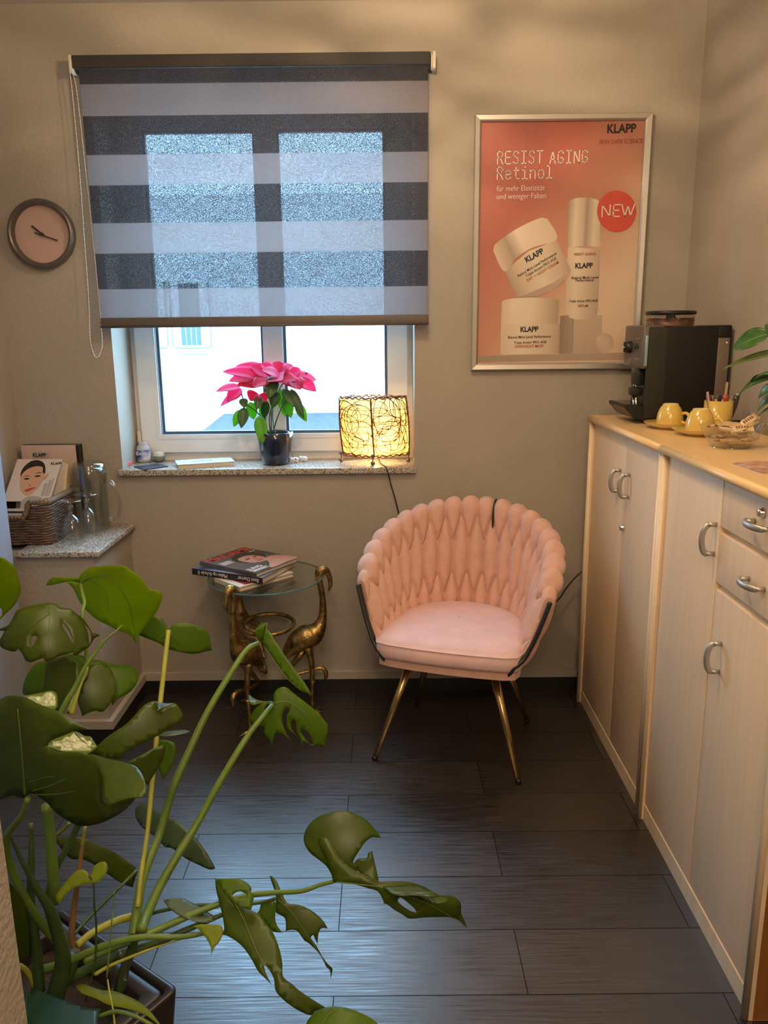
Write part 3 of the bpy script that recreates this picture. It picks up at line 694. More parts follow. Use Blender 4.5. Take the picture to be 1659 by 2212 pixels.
for s in (0, 1):
    q = [shell(s, t) for t in (1.03, .9, .7, .5, .3, .15, 0)]
    sg = -1 if s == 0 else 1
    q = [p + Vector((sg * .004, -.014, 0)) for p in q]
    q += [Vector((sg * .215, -.205, .395)), Vector((sg * .17, -.18, .384))]
    b = MB().tube(curve_pts(q, 5), .0145, n=10, flat=(1.15, .6)); new('frame', U(b), M['blackmetal'], ch, label='black steel arm edge')
q = [shell(.5526, t) + Vector((-.003, -.033, .0)) for t in (.80, .9, .98)]; q += [shell(.5526, 1) + Vector((0, -.02, .030)), shell(.5526, 1) + Vector((0, .01, .032))]
new('frame', U(MB().tube(curve_pts(q, 4), .0045, n=8)), M['blackmetal'], ch)
for sx_ in (-1, 1):
    for top, foot in (((.145, -.117, .388), (.268, -.22, 0)), ((.125, .10, .388), (.235, .235, 0))):
        a, c = Vector((top[0] * sx_, top[1], top[2])), Vector((foot[0] * sx_, foot[1], foot[2]))
        lg = new('leg', U(MB().tube([a, a.lerp(c, .97)], [.0165, .0098], n=16)), M['goldleg'], ch)
        new('foot_cap', U(MB().tube([a.lerp(c, .965), c], [.0105, .0098], n=14)), M['black'], lg)

# ================================================================== flamingo side table
TCX, TCY, GZ = -.475, 2.985, .600
tb = thing('side_table', 'round glass side table carried by three gold flamingos', 'side table', (TCX, TCY, 0))
R_ = .228
b = MB().lathe([(.0001, 0), (R_ - .002, 0)], (TCX, TCY, GZ + .002), n=96, cap=False).lathe([(.0001, 0), (R_ - .002, 0)], (TCX, TCY, GZ + .008), n=96, cap=False)
top = new('table_top', b, M['table_glass'], tb)
new('glass_rim', MB().lathe([(R_ - .002, .002), (R_, .003), (R_, .007), (R_ - .002, .008)], (TCX, TCY, GZ), n=96, cap=False), M['glass_edge'], top)
ringp = [Vector((TCX + .102 * math.cos(a), TCY + .102 * math.sin(a), .405 + .006 * math.sin(a))) for a in [2 * PI * i / 48 for i in range(48)]]
new('ring', MB().tube(ringp, .0085, n=12, closed=True), M['gold'], tb)
body = [(-.125, .245, .003), (-.108, .258, .012), (-.085, .285, .028), (-.055, .318, .043), (-.02, .338, .051), (.012, .35, .048), (.034, .372, .034), (.048, .402, .0215), (.055, .44, .0155), (.056, .49, .0125), (.052, .535, .0118), (.046, .57, .0125), (.043, .592, .0155), (.048, .612, .0205), (.063, .619, .0205), (.076, .610, .0145), (.084, .594, .0105), (.088, .574, .0095), (.089, .556, .0085), (.085, .540, .006), (.080, .530, .002)]
def flamingo(ang, flip=1):
    T = Matrix.Translation((TCX + .165 * math.cos(ang), TCY + .165 * math.sin(ang), 0)) @ Matrix.Rotation(ang, 4, 'Z')
    pc = curve_pts([(r, 0, z) for r, z, _ in body], 4); rr = lerp_list([q[2] for q in body], len(pc))
    wid = lerp_list([.75] * 3 + [.95] * 4 + [1] * 14, len(pc))
    b_ = MB().tube(pc, rr, n=20, flat=[(1, w_) for w_ in wid])
    for sgn in (-1, 1): b_.tube([Vector((.063 + .005 * math.cos(a), sgn * .0195, .622 + .005 * math.sin(a))) for a in [2 * PI * i / 12 for i in range(12)]], .0014, n=6, closed=True); b_.ball((.063, sgn * .0185, .622), .0026, 5)
    b_.v = [T @ v for v in b_.v]
    fl_ = new('flamingo', b_, M['gold'], tb)
    y = .012 * flip
    b_ = MB().tube(curve_pts([(-.01, y, .30), (.0, y, .25), (.004, y, .19), (.002, y, .155), (.004, y, .145), (.002, y, .13), (0, y, .06), (0, y, .012)], 4), lerp_list([.02, .0125, .0095, .0095, .0115, .0085, .0075, .0075], 29), n=12)
    for a in (-.6, 0, .6, PI):
        l_ = .026 if a == PI else .045; b_.tube(curve_pts([(0, y, .016), (l_ * .4 * math.cos(a), y + l_ * .4 * math.sin(a), .014), (l_ * math.cos(a), y + l_ * math.sin(a), .004)], 3), [.006] * 4 + [.0045, .003, .0025], n=8)
    b_.v = [T @ v for v in b_.v]; new('standing_leg', b_, M['gold'], fl_)
    y = -.016 * flip
    b_ = MB().tube([(-.02, y, .29), (-.05, y, .245), (-.085, y, .205), (-.105, y, .18), (-.100, y, .170), (-.06, y, .172), (0, y, .184), (.035, y, .193), (.052, y, .188), (.062, y, .172), (.062, y, .15), (.055, y, .138)], [.019, .0135, .0085, .0085, .009, .0075, .0072, .0085, .0105, .0095, .008, .004], n=12)
    b_.v = [T @ v for v in b_.v]; new('raised_leg', b_, M['gold'], fl_)
    c_ = Vector((.026, 0, GZ + .001)); b_ = MB().lathe([(.007, -.004), (.009, -.002), (.009, .0015), (.004, .0015)], n=12, T=T @ Matrix.Translation(c_)); new('glass_pad', b_, M['clear'], fl_)
for a_, f_ in ((-118, 1), (9, -1), (131, 1)): flamingo(math.radians(a_), f_)

# books on the side table
def book(name, label, F, ang, L_, D_, z0, z1, cover, hard=.0025, spine='L', group=None):
    # F = front corner; L_ runs along ang, D_ along ang+90
    t_ = thing(name, label, 'magazine' if name == 'magazine' else 'book', (F[0], F[1], z0), ang, group)
    T = ORG[t_.name]; h = z1 - z0
    b_ = MB().box((.004, .002 if spine == 'L' else .004, hard), (L_ - .004, D_ - .004, h - hard), T=T); new('pages', b_, M['pages'], t_)
    b_ = MB().box((0, 0, 0), (L_, D_, hard), T=T).box((0, 0, h - hard), (L_, D_, h), T=T)
    if spine == 'L': b_.box((0, 0, hard), (L_, .003, h - hard), T=T)
    if spine == 'D': b_.box((0, 0, hard), (.003, D_, h - hard), T=T)
    return t_, T, new('cover', b_, cover, t_)
zg = GZ + .008
ivory = mat('ivory_cover', (.72, .62, .47), .45)
t1, T1, _ = book('book', 'small ivory hardback under the other two on the glass table', (-.545, 2.795), math.radians(45), .255, .17, zg, zg + .017, ivory, spine='D')
new('spine_tag', MB().box((-.0006, .03, .003), (0, .06, .014), T=T1), M['ink'], t1)
b = MB().box((.03, .01, .0171), (.09, .09, .0174), T=T1); new('cover_patch', b, mat('crimson_patch', (.35, .02, .05), .5), t1)
navy = mat('navy_photo_cover', (.02, .03, .07), .3, col2=(.30, .33, .46), nscale=9, detail=2)
a2 = math.radians(-24.2 + 180)
F2 = Vector((-.464, 2.826)); L2 = F2 + Vector((math.cos(a2), math.sin(a2))) * .325
t2, T2, _ = book('book', 'black spined make-up book in the middle of the stack', (L2.x, L2.y), math.radians(-24.2), .325, .236, zg + .0175, zg + .0425, navy)
sp_ = new('spine', MB().box((0, -.0012, 0), (.325, 0, .025), T=T2), M['ink'], t2)
Ts = basis(T2 @ Vector((.325, -.0016, .019)), (T2.to_3x3() @ Vector((-1, 0, 0))), (0, 0, -1))
text('spine_lettering', 'Beni Durrer', .0215, Ts @ Matrix.Translation((.016, 0, 0)), M['wink'], sp_, 0, sx=.9); text('spine_lettering', 'Make-up-Schule II', .0215, Ts @ Matrix.Translation((.158, 0, 0)), M['wink'], sp_, 0, sx=.9)
a3 = math.radians(56.5)
grey = mat('charcoal_cover_print', (.05, .045, .045), .25, col2=(.13, .125, .125), nscale=6, detail=1)
t3, T3, _ = book('magazine', 'fashion magazine with red masthead on top of the stack', (-.488, 2.83), a3, .25, .30, zg + .043, zg + .059, grey, hard=.0012, spine='D')
zz = .0161
def cov(nm, pts, m_, dz=0., par=t3, T=T3):
    P = [T @ Vector((x, y, zz + dz)) for x, y in curve_pts2(pts)]; return new(nm, MB().poly(P), m_, par)
def curve_pts2(p): return [(q.x, q.y) for q in curve_pts([(x, y, 0) for x, y in p], 4, True)]
skin = mat('printed_skin', (.58, .30, .23), .35); skin2 = mat('printed_skin_shade', (.36, .16, .12), .35); hair = mat('printed_dark_hair', (.022, .017, .015), .35); lips = mat('printed_lips', (.42, .07, .06), .35)
cov('printed_shoulder', [(.09, .003), (.19, .003), (.249, .003), (.249, .06), (.235, .10), (.20, .115), (.165, .105), (.14, .06)], skin)
cov('printed_hair', [(.08, .13), (.075, .18), (.10, .225), (.15, .24), (.20, .225), (.215, .17), (.20, .13), (.14, .11)], hair, .0001)
cov('printed_face', [(.105, .10), (.09, .14), (.095, .185), (.125, .20), (.165, .195), (.185, .155), (.18, .115), (.15, .085)], skin, .0002)
for e in ([(.108, .157), (.125, .164), (.140, .158), (.125, .153)], [(.152, .158), (.166, .165), (.178, .158), (.165, .153)]): cov('printed_eye', e, hair, .0003)
cov('printed_nose', [(.143, .150), (.150, .135), (.146, .126), (.137, .129)], skin2, .0003); cov('printed_lips', [(.125, .110), (.142, .117), (.160, .110), (.142, .102)], lips, .0003)
Tm = lambda x, y: T3 @ Matrix.Translation((x, y, zz + .0004))
text('masthead_lettering', 'MADAME', .062, Tm(.008, .248), M['red'], t3, .02, sx=.93)
text('coverline_lettering', 'JUNG', .032, Tm(.012, .045), M['wink'], t3, 0.01)
for x, y, w in ((.012, .034, .09), (.012, .026, .075), (.012, .018, .085), (.012, .205, .055), (.012, .195, .06), (.012, .185, .05), (.012, .175, .055), (.205, .225, .035)): new('coverline_bar', MB().box((x, y, zz), (x + w, y + .004, zz + .0003), T=T3), M['wink'], t3)

# ================================================================== things on the window sill
SZ = 1.0035
def leafpts(B, T, w, nrm, fold=.25, droop=.0, n=10, k=3, tip=1.0):
    # pointed leaf between base B and tip T, returns rows of points across
    B, T, nrm = Vector(B), Vector(T), Vector(nrm); d = T - B; L = d.length; d.normalize()
    sd = d.cross(nrm).normalized(); up = sd.cross(d).normalized(); rows_ = []
    for i in range(n + 1):
        t = i / n; wd = w * (math.sin(PI * min(1, t ** .75)) ** .8 if 0 < t < 1 else .0) + .0006
        c = B + d * (L * t) + up * (droop * L * (math.sin(PI * t)))
        rows_.append([c + sd * (wd * j / k) + up * (fold * wd * abs(j / k)) for j in range(-k, k + 1)])
    return rows_
po_ = at_z(590, 1008, SZ); PCX, PCY = po_.x + .003, 3.315
pn = thing('potted_poinsettia', 'pink poinsettia in a dark blue pot on the sill', 'potted plant', (PCX, PCY, SZ))
b = MB().lathe([(.052, 0), (.057, .004), (.066, .05), (.073, .10), (.0755, .134), (.072, .136), (.069, .130), (.064, .10)], (PCX, PCY, SZ), n=48, cap=False); b.lathe([(.0001, .001), (.054, .001)], (PCX, PCY, SZ), n=48, cap=False)
new('pot', b, mat('navy_glazed_pot', (.012, .02, .045), .1, coat=.6), pn)
new('soil', MB().lathe([(.0001, .124), (.05, .123), (.067, .119)], (PCX, PCY, SZ), n=32, cap=False), M['soil'], pn)
stemm = mat('dark_green_stem', (.035, .06, .03), .5)
def Pp(x, y, dy=0.): return at_y(x, y, PCY + dy)
for q, dy in (([(585, 940), (582, 900), (595, 855), (598, 810)], -.02), ([(588, 940), (600, 900), (620, 855)], -.03), ([(582, 938), (560, 895), (530, 870), (520, 845)], -.01), ([(586, 940), (586, 890), (588, 850), (575, 815)], .02), ([(592, 938), (590, 880), (610, 830), (640, 810)], .03)):
    new('stem', MB().tube(curve_pts([Pp(x, y, dy * (i / 3)) for i, (x, y) in enumerate(q)], 6), .0028, n=8), stemm, pn)
pinks = [mat('pink_bract', (.85, .07, .27), .45, trans=.55), mat('rose_bract', (.72, .04, .12), .45, trans=.5), mat('pale_pink_bract', (.85, .17, .36), .45, trans=.5)]
greens = [mat('deep_green_leaf', (.04, .13, .035), .4, trans=.3), mat('bright_green_leaf', (.16, .42, .04), .4, trans=.55)]
cam = Vector((0, -1, .35))
br = [((570, 815), (480, 803), 12, -.03, 0), ((548, 815), (494, 824), 11, -.05, 2), ((575, 800), (508, 791), 10, .03, 0), ((560, 830), (512, 832), 12, -.06, 1), ((520, 835), (466, 846), 8, -.05, 2), ((522, 840), (490, 868), 12, -.03, 0), ((515, 850), (476, 878), 7, .0, 2),
      ((580, 812), (540, 789), 13, .0, 0), ((590, 808), (562, 786), 13, -.04, 0), ((600, 805), (603, 780), 14, .02, 0), ((604, 812), (565, 800), 11, -.07, 2), ((610, 808), (634, 790), 12, -.03, 2), ((615, 815), (622, 795), 12, -.06, 1), ((625, 815), (648, 795), 12, .02, 0), ((635, 812), (684, 822), 10, -.01, 2),
      ((640, 818), (683, 846), 12, -.05, 0), ((632, 820), (650, 842), 13, -.07, 1), ((628, 812), (665, 808), 9, .04, 0), ((600, 818), (640, 822), 12, -.08, 2), ((590, 818), (610, 822), 15, -.09, 2), ((578, 820), (545, 838), 12, -.08, 1), ((560, 822), (520, 826), 10, -.04, 0), ((556, 848), (540, 866), 13, -.02, 1), ((560, 852), (575, 868), 9, .0, 1), ((612, 820), (655, 838), 11, -.06, 0), ((575, 806), (592, 790), 13, .05, 0), ((620, 806), (612, 786), 12, .05, 2)]
for (bx, by), (tx, ty), w, dy, c in br:
    B = Pp(bx, by, dy * .3); T = Pp(tx, ty, dy); new('bract', MB().grid(leafpts(B, T, w * 1.95e-3 * 1.42, Vector((0, -.75, .8)), .22, .05)), pinks[c], pn, solid=.0005)
gr = [((592, 815), (580, 862), 13, -.07, 0), ((598, 845), (588, 882), 11, -.02, 0), ((560, 898), (568, 960), 13, -.075, 1), ((528, 880), (521, 925), 11, -.06, 0), ((520, 885), (505, 922), 9, -.02, 1), ((540, 868), (548, 906), 12, .02, 1), ((525, 860), (528, 882), 9, -.04, 0), ((575, 865), (570, 905), 9, .03, 0), ((568, 868), (566, 904), 8, .05, 1), ((612, 840), (637, 880), 10, -.06, 0), ((628, 840), (657, 905), 9, -.05, 0), ((640, 870), (662, 911), 10, -.01, 1), ((615, 855), (629, 903), 12, .01, 1), ((605, 840), (617, 900), 11, .03, 1), ((560, 855), (555, 885), 9, -.05, 0), ((600, 838), (570, 845), 10, -.06, 0)]
for (bx, by), (tx, ty), w, dy, c in gr:
    B = Pp(bx, by, dy * .4); T = Pp(tx, ty, dy); new('leaf', MB().grid(leafpts(B, T, w * 1.95e-3 * 1.05, Vector((.2, -1, .25)), .2, .04)), greens[c], pn, solid=.0005)
for x, y, dy in ((660, 806, 0), (532, 820, -.03), (632, 822, -.06), (552, 812, -.03)):
    b = MB()
    for k in range(4): b.ball(Pp(x + 3 * (k % 2), y + 3 * (k // 2), dy), .0028, 5)
    new('flower_bud', b, stemm, pn)

# wicker lamp
lc = Vector((-.030, 3.325, 0))
LN, LL, LR, LB = Vector((-.05, 3.235, 0)), Vector((-.186, 3.333, 0)), Vector((.100, 3.312, 0)), Vector((-.03, 3.415, 0))
Z0_, Z1_ = SZ + .036, SZ + .275
wl_ = thing('table_lamp', 'lit wicker table lamp on ball feet at the right of the sill', 'lamp', (-.03, 3.325, SZ))
cor = [LN, LR, LB, LL]
def rimpt(u, z):                                                      # u in 0..4 around the lamp, slightly pillowed
    k = int(u) % 4; f = u - int(u); a, c = cor[k], cor[(k + 1) % 4]; mid = (LN + LB) / 2
    p = a.lerp(c, f); out_ = (p - Vector((-.035, 3.325, 0))).normalized(); p = p + out_ * (.010 * math.sin(PI * f)); v_ = (z - Z0_) / (Z1_ - Z0_)
    p = p - out_ * (.006 * (1 - math.sin(PI * v_))); sh = 1 - .03 * v_; p = Vector((-.035, 3.325, 0)).lerp(p, 1.0); return Vector((p.x - .012 * v_ + .006, p.y, z))
b = MB().grid([[rimpt(u / 10, Z0_ + (Z1_ - Z0_) * k / 12) for u in range(40)] for k in range(13)], closed=True)
new('shade', b, mat('paper_shade', (.86, .60, .22), .8, trans=.8), wl_)
wk = mat('rattan_wire', (.20, .065, .015), .5)
b = MB()
for u in range(4): b.tube([rimpt(u + .001, z) + (rimpt(u, z) - Vector((-.035, 3.325, z))).normalized() * (.003 + .0015 * math.sin(z * 300 + u)) for z in [Z0_ + (Z1_ - Z0_) * k / 40 for k in range(41)]], .0032, n=6)
for z in (Z0_, Z1_):
    b.tube([rimpt(u / 20, z) + Vector((0, 0, .004 * math.sin(u * 1.7))) for u in range(80)], .0026, n=6, closed=True)
    b.tube([rimpt(u / 20, z) * 1.0 + Vector((0, -.003, .007 * abs(math.sin(u * .45)))) for u in range(80)], .0016, n=5, closed=True)
for z in (.2, .4, .6, .8): b.tube([rimpt(u / 20, Z0_ + (Z1_ - Z0_) * z) + (rimpt(u / 20, Z0_) - Vector((-.035, 3.325, Z0_))).normalized() * .002 for u in range(80)], .0011, n=5, closed=True)
new('frame', b, wk, wl_)
rnd = random.Random(5)
b = MB()
for k in range(4):
    for j in range(30 if k in (0, 3) else 8):
        u0, v0 = rnd.uniform(.1, .9), rnd.uniform(.1, .9); r_ = rnd.uniform(.25, .62); a0 = rnd.uniform(0, 6.28); sp2 = rnd.uniform(2.0, 5.0); el = rnd.uniform(.6, 1.5); q = []
        for i in range(22):
            a = a0 + sp2 * i / 21; u = u0 + r_ * math.cos(a); v = v0 + r_ * el * math.sin(a) * .7
            u = min(.985, max(.015, u)); v = min(1.03, max(-.03, v)); p = rimpt(k + u, Z0_ + (Z1_ - Z0_) * v); q.append(p + (p - Vector((-.035, 3.325, p.z))).normalized() * (.0025 + .002 * (j % 3)))
        b.tube(q, .0014, n=5)
new('wicker_weave', b, wk, wl_)
for p in cor[:2] + cor[3:]:
    b = MB().ball((p.x, p.y, SZ + .0095), .0095, 8); b.tube([(p.x, p.y, SZ + .015), (p.x, p.y, Z0_ + .01)], .002, n=8); b.ball((p.x, p.y, Z0_ + .004), .0085, 6); new('foot', b, mat('dark_bead', (.10, .07, .06), .2), wl_)
new('bulb', MB().ball((-.035, 3.325, SZ + .12), .026, 10, sc=(1, 1, 1.2)).tube([(-.035, 3.325, SZ + .05), (-.035, 3.325, SZ + .1)], .013, n=12), emit('glowing_bulb', (1, .68, .32), 75), wl_)
q = [at_z(817, 990, SZ + .01), at_z(823, 1000, SZ + .006), Vector((at_y(832, 1010, 3.2).x, 3.20, SZ + .004)), Vector((at_y(838, 1022, 3.183).x, 3.183, .985))] + [at_y(x, y, 3.205) for x, y in ((845, 1048), (852, 1072), (862, 1112), (872, 1160), (880, 1260), (900, 1400))]
new('cord', MB().tube(curve_pts(q, 6), .0026, n=8), M['black'], wl_)

# bottle, pot, stick, card, book, cows
p = at_z(309, 999, SZ); c = Vector((p.x, 3.405, SZ))
bt = thing('pill_bottle', 'white plastic bottle with a blue label in the sill corner', 'bottle', c)
b = MB().lathe([(.0001, 0), (.028, 0), (.031, .004), (.031, .058), (.029, .066), (.022, .072), (.021, .076), (.021, .088), (.019, .089), (.0001, .089)], c, n=32, cap=False); new('bottle_body', b, mat('frosted_white_plastic', (.62, .66, .70), .3, trans=.2), bt)
b = MB().lathe([(.0315, .012), (.0315, .054)], c, n=48, cap=False); lb = new('bottle_label', b, mat('blue_white_label', (.03, .10, .45), .4, col2=(.75, .8, .88), nscale=28, detail=0), bt)
text('label_lettering', 'Extra', .022, Matrix.Translation((c.x - .024, c.y - .0335, c.z + .034)) @ Matrix.Rotation(PI / 2, 4, 'X'), M['wink'], bt, .01)
c = Vector((at_z(342, 998, SZ).x + .001, 3.405, SZ)); bp_ = thing('balm_pot', 'little round green lip balm ball with a pale lid', 'pot', c)
new('pot_base', MB().lathe([(.0001, 0), (.014, 0), (.023, .009), (.0265, .02), (.026, .026)], c, n=28, cap=False), mat('sage_green', (.20, .27, .21), .45), bp_)
b = MB().lathe([(.026, .026), (.023, .038), (.014, .045), (.0001, .048)], c, n=28, cap=False); b.tube([c + Vector((.0255 * math.cos(a), .0255 * math.sin(a) * .4 - .012, .030 + .018 * math.sin(a))) for a in [PI * i / 12 for i in range(13)]], .0015, n=6); new('pot_lid', b, mat('pale_lid', (.62, .58, .52), .4), bp_)
a, c = at_z(275, 1007, SZ), at_z(289, 998, SZ)
d = (c - a); T = basis(a + Vector((0, 0, .009)), d, (0, 0, 1)); single('rose_crayon', MB().box((0, -.009, -.008), (d.length * .8, .009, .008), T=T, bev=.003), mat('rose_pink', (.85, .20, .20), .5), 'short rose pink stick lying in the sill corner', 'crayon')
q = [at_z(x, y, SZ) for x, y in ((289, 1009), (312, 1016), (364, 1008), (340, 1002))]
b = MB(); b.add([v for v in q] + [v + Vector((0, 0, .003)) for v in q], [(0, 1, 2, 3), (4, 5, 6, 7), (0, 1, 5, 4), (1, 2, 6, 5), (2, 3, 7, 6), (3, 0, 4, 7)]); single('card', b, mat('slate_blue_card', (.02, .03, .055), .35), 'thin dark blue card lying flat at the front of the sill', 'card')
F = at_z(384, 1014, SZ); Rr = at_z(508, 1006, SZ); a_ = math.atan2(Rr.y - F.y, Rr.x - F.x)
bk, TB, _ = book('book', 'pale paperback lying flat on the sill left of the poinsettia', (F.x, F.y), a_, (Rr - F).length, .125, SZ, SZ + .019, mat('pale_blue_cover', (.55, .64, .68), .35), hard=.0012, spine='none')
b = MB().lathe([(.0001, 0), (.03, 0)], T=TB @ Matrix.Translation((.185, .07, .0193)) @ Matrix.Diagonal((1.5, 1, 1, 1)), n=24, cap=False); new('cover_patch', b, mat('straw_patch', (.62, .56, .24), .4), bk)
b = MB()
for k in range(7): b.box((.07 + k * .012, .055, .0192), (.076 + k * .012, .068 + .008 * (k % 3 == 0), .0196), T=TB)
new('cover_marks', b, mat('blue_marks', (.05, .12, .28), .4), bk)
def cow(px_, py_, y, label, rz, spots):
    p = at_z(px_, py_, SZ); c = Vector((p.x, y, SZ)); k = thing('cow_figurine', label, 'figurine', c, rz, 'cow figurines beside the poinsettia'); T = ORG[k.name]
    b_ = MB().ball((0, 0, .0135), .0135, 8, sc=(1.25, .9, .8), T=None); b_.ball((-.017, -.004, .017), .008, 6)
    for x in (-.01, .01):
        for y_ in (-.007, .007): b_.tube([(x, y_, .008), (x, y_, 0)], .0035, n=6)
    b_.tube([(-.016, -.011, .022), (-.016, .004, .022)], .0025, n=6)
    b_.v = [T @ v for v in b_.v]; new('cow_body', b_, M['white'], k)
    b_ = MB().ball((-.024, -.005, .015), .004, 5); b_.v = [T @ v for v in b_.v]; new('muzzle', b_, mat('pinkish_muzzle', (.6, .4, .34), .5), k)
    if spots:
        b_ = MB().ball((.002, -.0095, .016), .0045, 5, sc=(1, .6, 1)); b_.v = [T @ v for v in b_.v]; new('spot', b_, M['ink'], k)
cow(638, 999, 3.335, 'white cow figurine with a black spot next to the blue pot', .15, True)
cow(658, 996, 3.36, 'plain white cow figurine, second from the blue pot', -.3, False)
p = at_z(297, 975, SZ); b = MB().box((-1.078, 3.415, SZ), (-1.064, 3.43, at_y(297, 931, 3.42).z), bev=.002); single('window_stick', b, M['cream'], 'pale upright stick leaning in the sill corner behind the bottle', 'stick')

# ================================================================== on the ledge: basket, leaflets, binder, glassware
KZ = LZ + .0205
wkr = mat('dark_wicker', (.11, .065, .04), .5, noise=.55, nscale=60, stretch=(1, 1, 5)); wkl = mat('pale_wicker_rim', (.20, .13, .075), .6, noise=.45, nscale=120, stretch=(6, 6, 1))
X0b, X1b, Y0b, Y1b = -1.485, -1.262, 2.872, 3.143; HB = .168
bs = thing('wicker_basket', 'dark wicker basket full of leaflets on the stone ledge', 'basket', ((X0b + X1b) / 2, (Y0b + Y1b) / 2, KZ))
def hb(x, y):                                                         # rim height: scooped in the middle of the front
    if y < Y0b + .03: f = min(1, max(0, (abs(x - (-1.405)) - .055) / .02)); return HB * (.66 + .34 * f)
    return HB
def outline(off):
    o = []; r_ = .03
    for (cx_, cy_, a0) in ((X1b - r_, Y0b + r_, -90), (X1b - r_, Y1b - r_, 0), (X0b + r_, Y1b - r_, 90), (X0b + r_, Y0b + r_, 180)):
        for k in range(5): a = math.radians(a0 + 90 * k / 4); o.append(((cx_ + (r_ + off) * math.cos(a)), (cy_ + (r_ + off) * math.sin(a))))
    res = []
    for i, p in enumerate(o):
        q = o[(i + 1) % len(o)]; n_ = max(1, int(math.hypot(q[0] - p[0], q[1] - p[1]) / .012))
        for k in range(n_): res.append((p[0] + (q[0] - p[0]) * k / n_, p[1] + (q[1] - p[1]) * k / n_))
    return res
b = MB(); ol = outline(0)
nr = 15
for k in range(nr):
    z = KZ + .006 + k * (HB - .02) / nr
    pts = [(x, y) for x, y in ol]
    run = [Vector((x + .0015 * math.sin(i * 1.3 + k * 3.1), y + .0015 * math.cos(i * 1.7 + k * 2.3), z + .0012 * math.sin(i * .9 + k))) if z - KZ < hb(x, y) - .008 else None for i, (x, y) in enumerate(pts)]
    if None not in run: b.tube(run, .0062, n=6, closed=True)
    else:
        i0 = max(i for i, v in enumerate(run) if v is None) + 1; seq = [run[(i0 + i) % len(run)] for i in range(len(run))]; seq = [v for v in seq if v is not None]; b.tube(seq, .0062, n=6)
new('basket_wall', b, wkr, bs)
b = MB(); pts = outline(.001); pr = curve = [Vector((x, y, KZ + hb(x, y) - .004)) for x, y in pts]
pr = curve_pts(pr, 4, True); b.tube(pr, [.0082 + .0022 * ((i // 2) % 2) for i in range(len(pr))], n=8, closed=True, flat=(1.35, 1)); new('basket_rim', b, wkl, bs)
new('basket_floor', MB().prism(outline(-.004), KZ + .001, KZ + .006), wkr, bs)
LW, LH = .178, .215
def leaflet(label, c, tilt, rz, w, h, m_, nm='leaflet', t_=.0012):
    k = thing(nm, label, 'leaflet', c, rz, 'leaflets in the wicker basket'); T = ORG[k.name] @ Matrix.Rotation(math.radians(90 - tilt), 4, 'X')
    new('sheet', MB().box((-w / 2, 0, -t_), (w / 2, h, 0), T=T), m_, k); return k, T
pale = mat('pale_print_paper', (.66, .585, .51), .4); grp = None
k1, TL = leaflet('front leaflet in the basket with a dark haired woman smiling', (-1.376, 2.95, KZ + .152), 45, math.radians(-3), LW * 1.03, LH * .93, pale)
def lf(nm, pts, m_, d, k=k1, T=TL, sm=True):
    pts2 = curve_pts2(pts) if sm else pts; return new(nm, MB().poly([T @ Vector((x * LW - LW / 2, y * LH * .93, d)) for x, y in pts2]), m_, k)
lf('printed_hair', [(.22, .50), (.17, .66), (.20, .82), (.32, .95), (.48, .97), (.62, .90), (.70, .76), (.72, .62), (.66, .55), (.5, .6), (.3, .45)], hair, .0003)
lf('printed_face', [(.20, .60), (.22, .42), (.30, .25), (.42, .14), (.54, .14), (.66, .28), (.72, .45), (.73, .62), (.66, .68), (.62, .80), (.45, .82), (.28, .74)], mat('printed_warm_skin', (.62, .36, .22), .4), .0005)
lf('printed_ear', [(.72, .52), (.76, .62), (.80, .66), (.80, .58), (.76, .50)], mat('printed_ear_skin', (.56, .31, .2), .4), .0004)
for e in ([(.28, .52), (.34, .545), (.42, .52), (.34, .50)], [(.50, .58), (.57, .61), (.65, .59), (.57, .565)]): lf('printed_eye', e, hair, .0007)
for e in ([(.26, .58), (.34, .60), (.42, .57), (.34, .585)], [(.49, .64), (.58, .68), (.66, .66), (.58, .66)]): lf('printed_eyebrow', e, hair, .0007)
lf('printed_nose', [(.41, .42), (.46, .38), (.51, .40), (.46, .355)], skin2, .0007); lf('printed_lips', [(.38, .255), (.48, .30), (.62, .33), (.52, .25), (.44, .22)], lips, .0007)
for x, w_, h_ in ((.78, .07, .3), (.86, .06, .38), (.93, .04, .42)): lf('printed_tube', [(x, .12), (x + w_, .12), (x + w_, .12 + h_), (x, .12 + h_)], mat('printed_grey', (.42, .37, .34), .4), .0003, sm=False)
for x in (.60, .78, .88): lf('printed_tag', [(x, .035), (x + (.16 if x < .7 else .04), .035), (x + (.16 if x < .7 else .04), .08), (x, .08)], M['red'], .0004, sm=False)
text('brand_lettering', 'KLAPP', .017, TL @ Matrix.Translation((.05, LH * .93 * .86, .0005)), M['ink'], k1, .03, sx=.9)
offs = [(-1.366, 2.975, 'second leaflet in the basket, just behind the smiling woman', pale), (-1.358, 2.99, 'cream leaflet third from the front of the basket', ivory), (-1.348, 3.01, 'white leaflet fourth from the front of the basket', M['paper']), (-1.338, 3.03, 'orange edged leaflet near the back of the basket', mat('orange_print', (.62, .34, .12), .5)), (-1.330, 3.05, 'grey leaflet nearest the back of the basket', mat('grey_print', (.36, .32, .30), .5))]
for i, (x, y, lb_, m_) in enumerate(offs): leaflet(lb_, (-1.368 + .004 * i, 2.998 + .012 * i, KZ + .055), 24 - i * .3, math.radians(-2 + i * .6), LW, .245 - .006 * i, m_)
k2, T2_ = leaflet('low leaflet showing a face through the scooped front of the basket', (-1.405, 2.895, KZ + .06), 18, 0, .12, .075, pale)
new('printed_face', MB().poly([T2_ @ Vector((x, y, .0004)) for x, y in ((-.055, .01), (.05, .01), (.05, .035), (-.055, .04))]), mat('printed_face_strip', (.50, .28, .22), .4), k2)
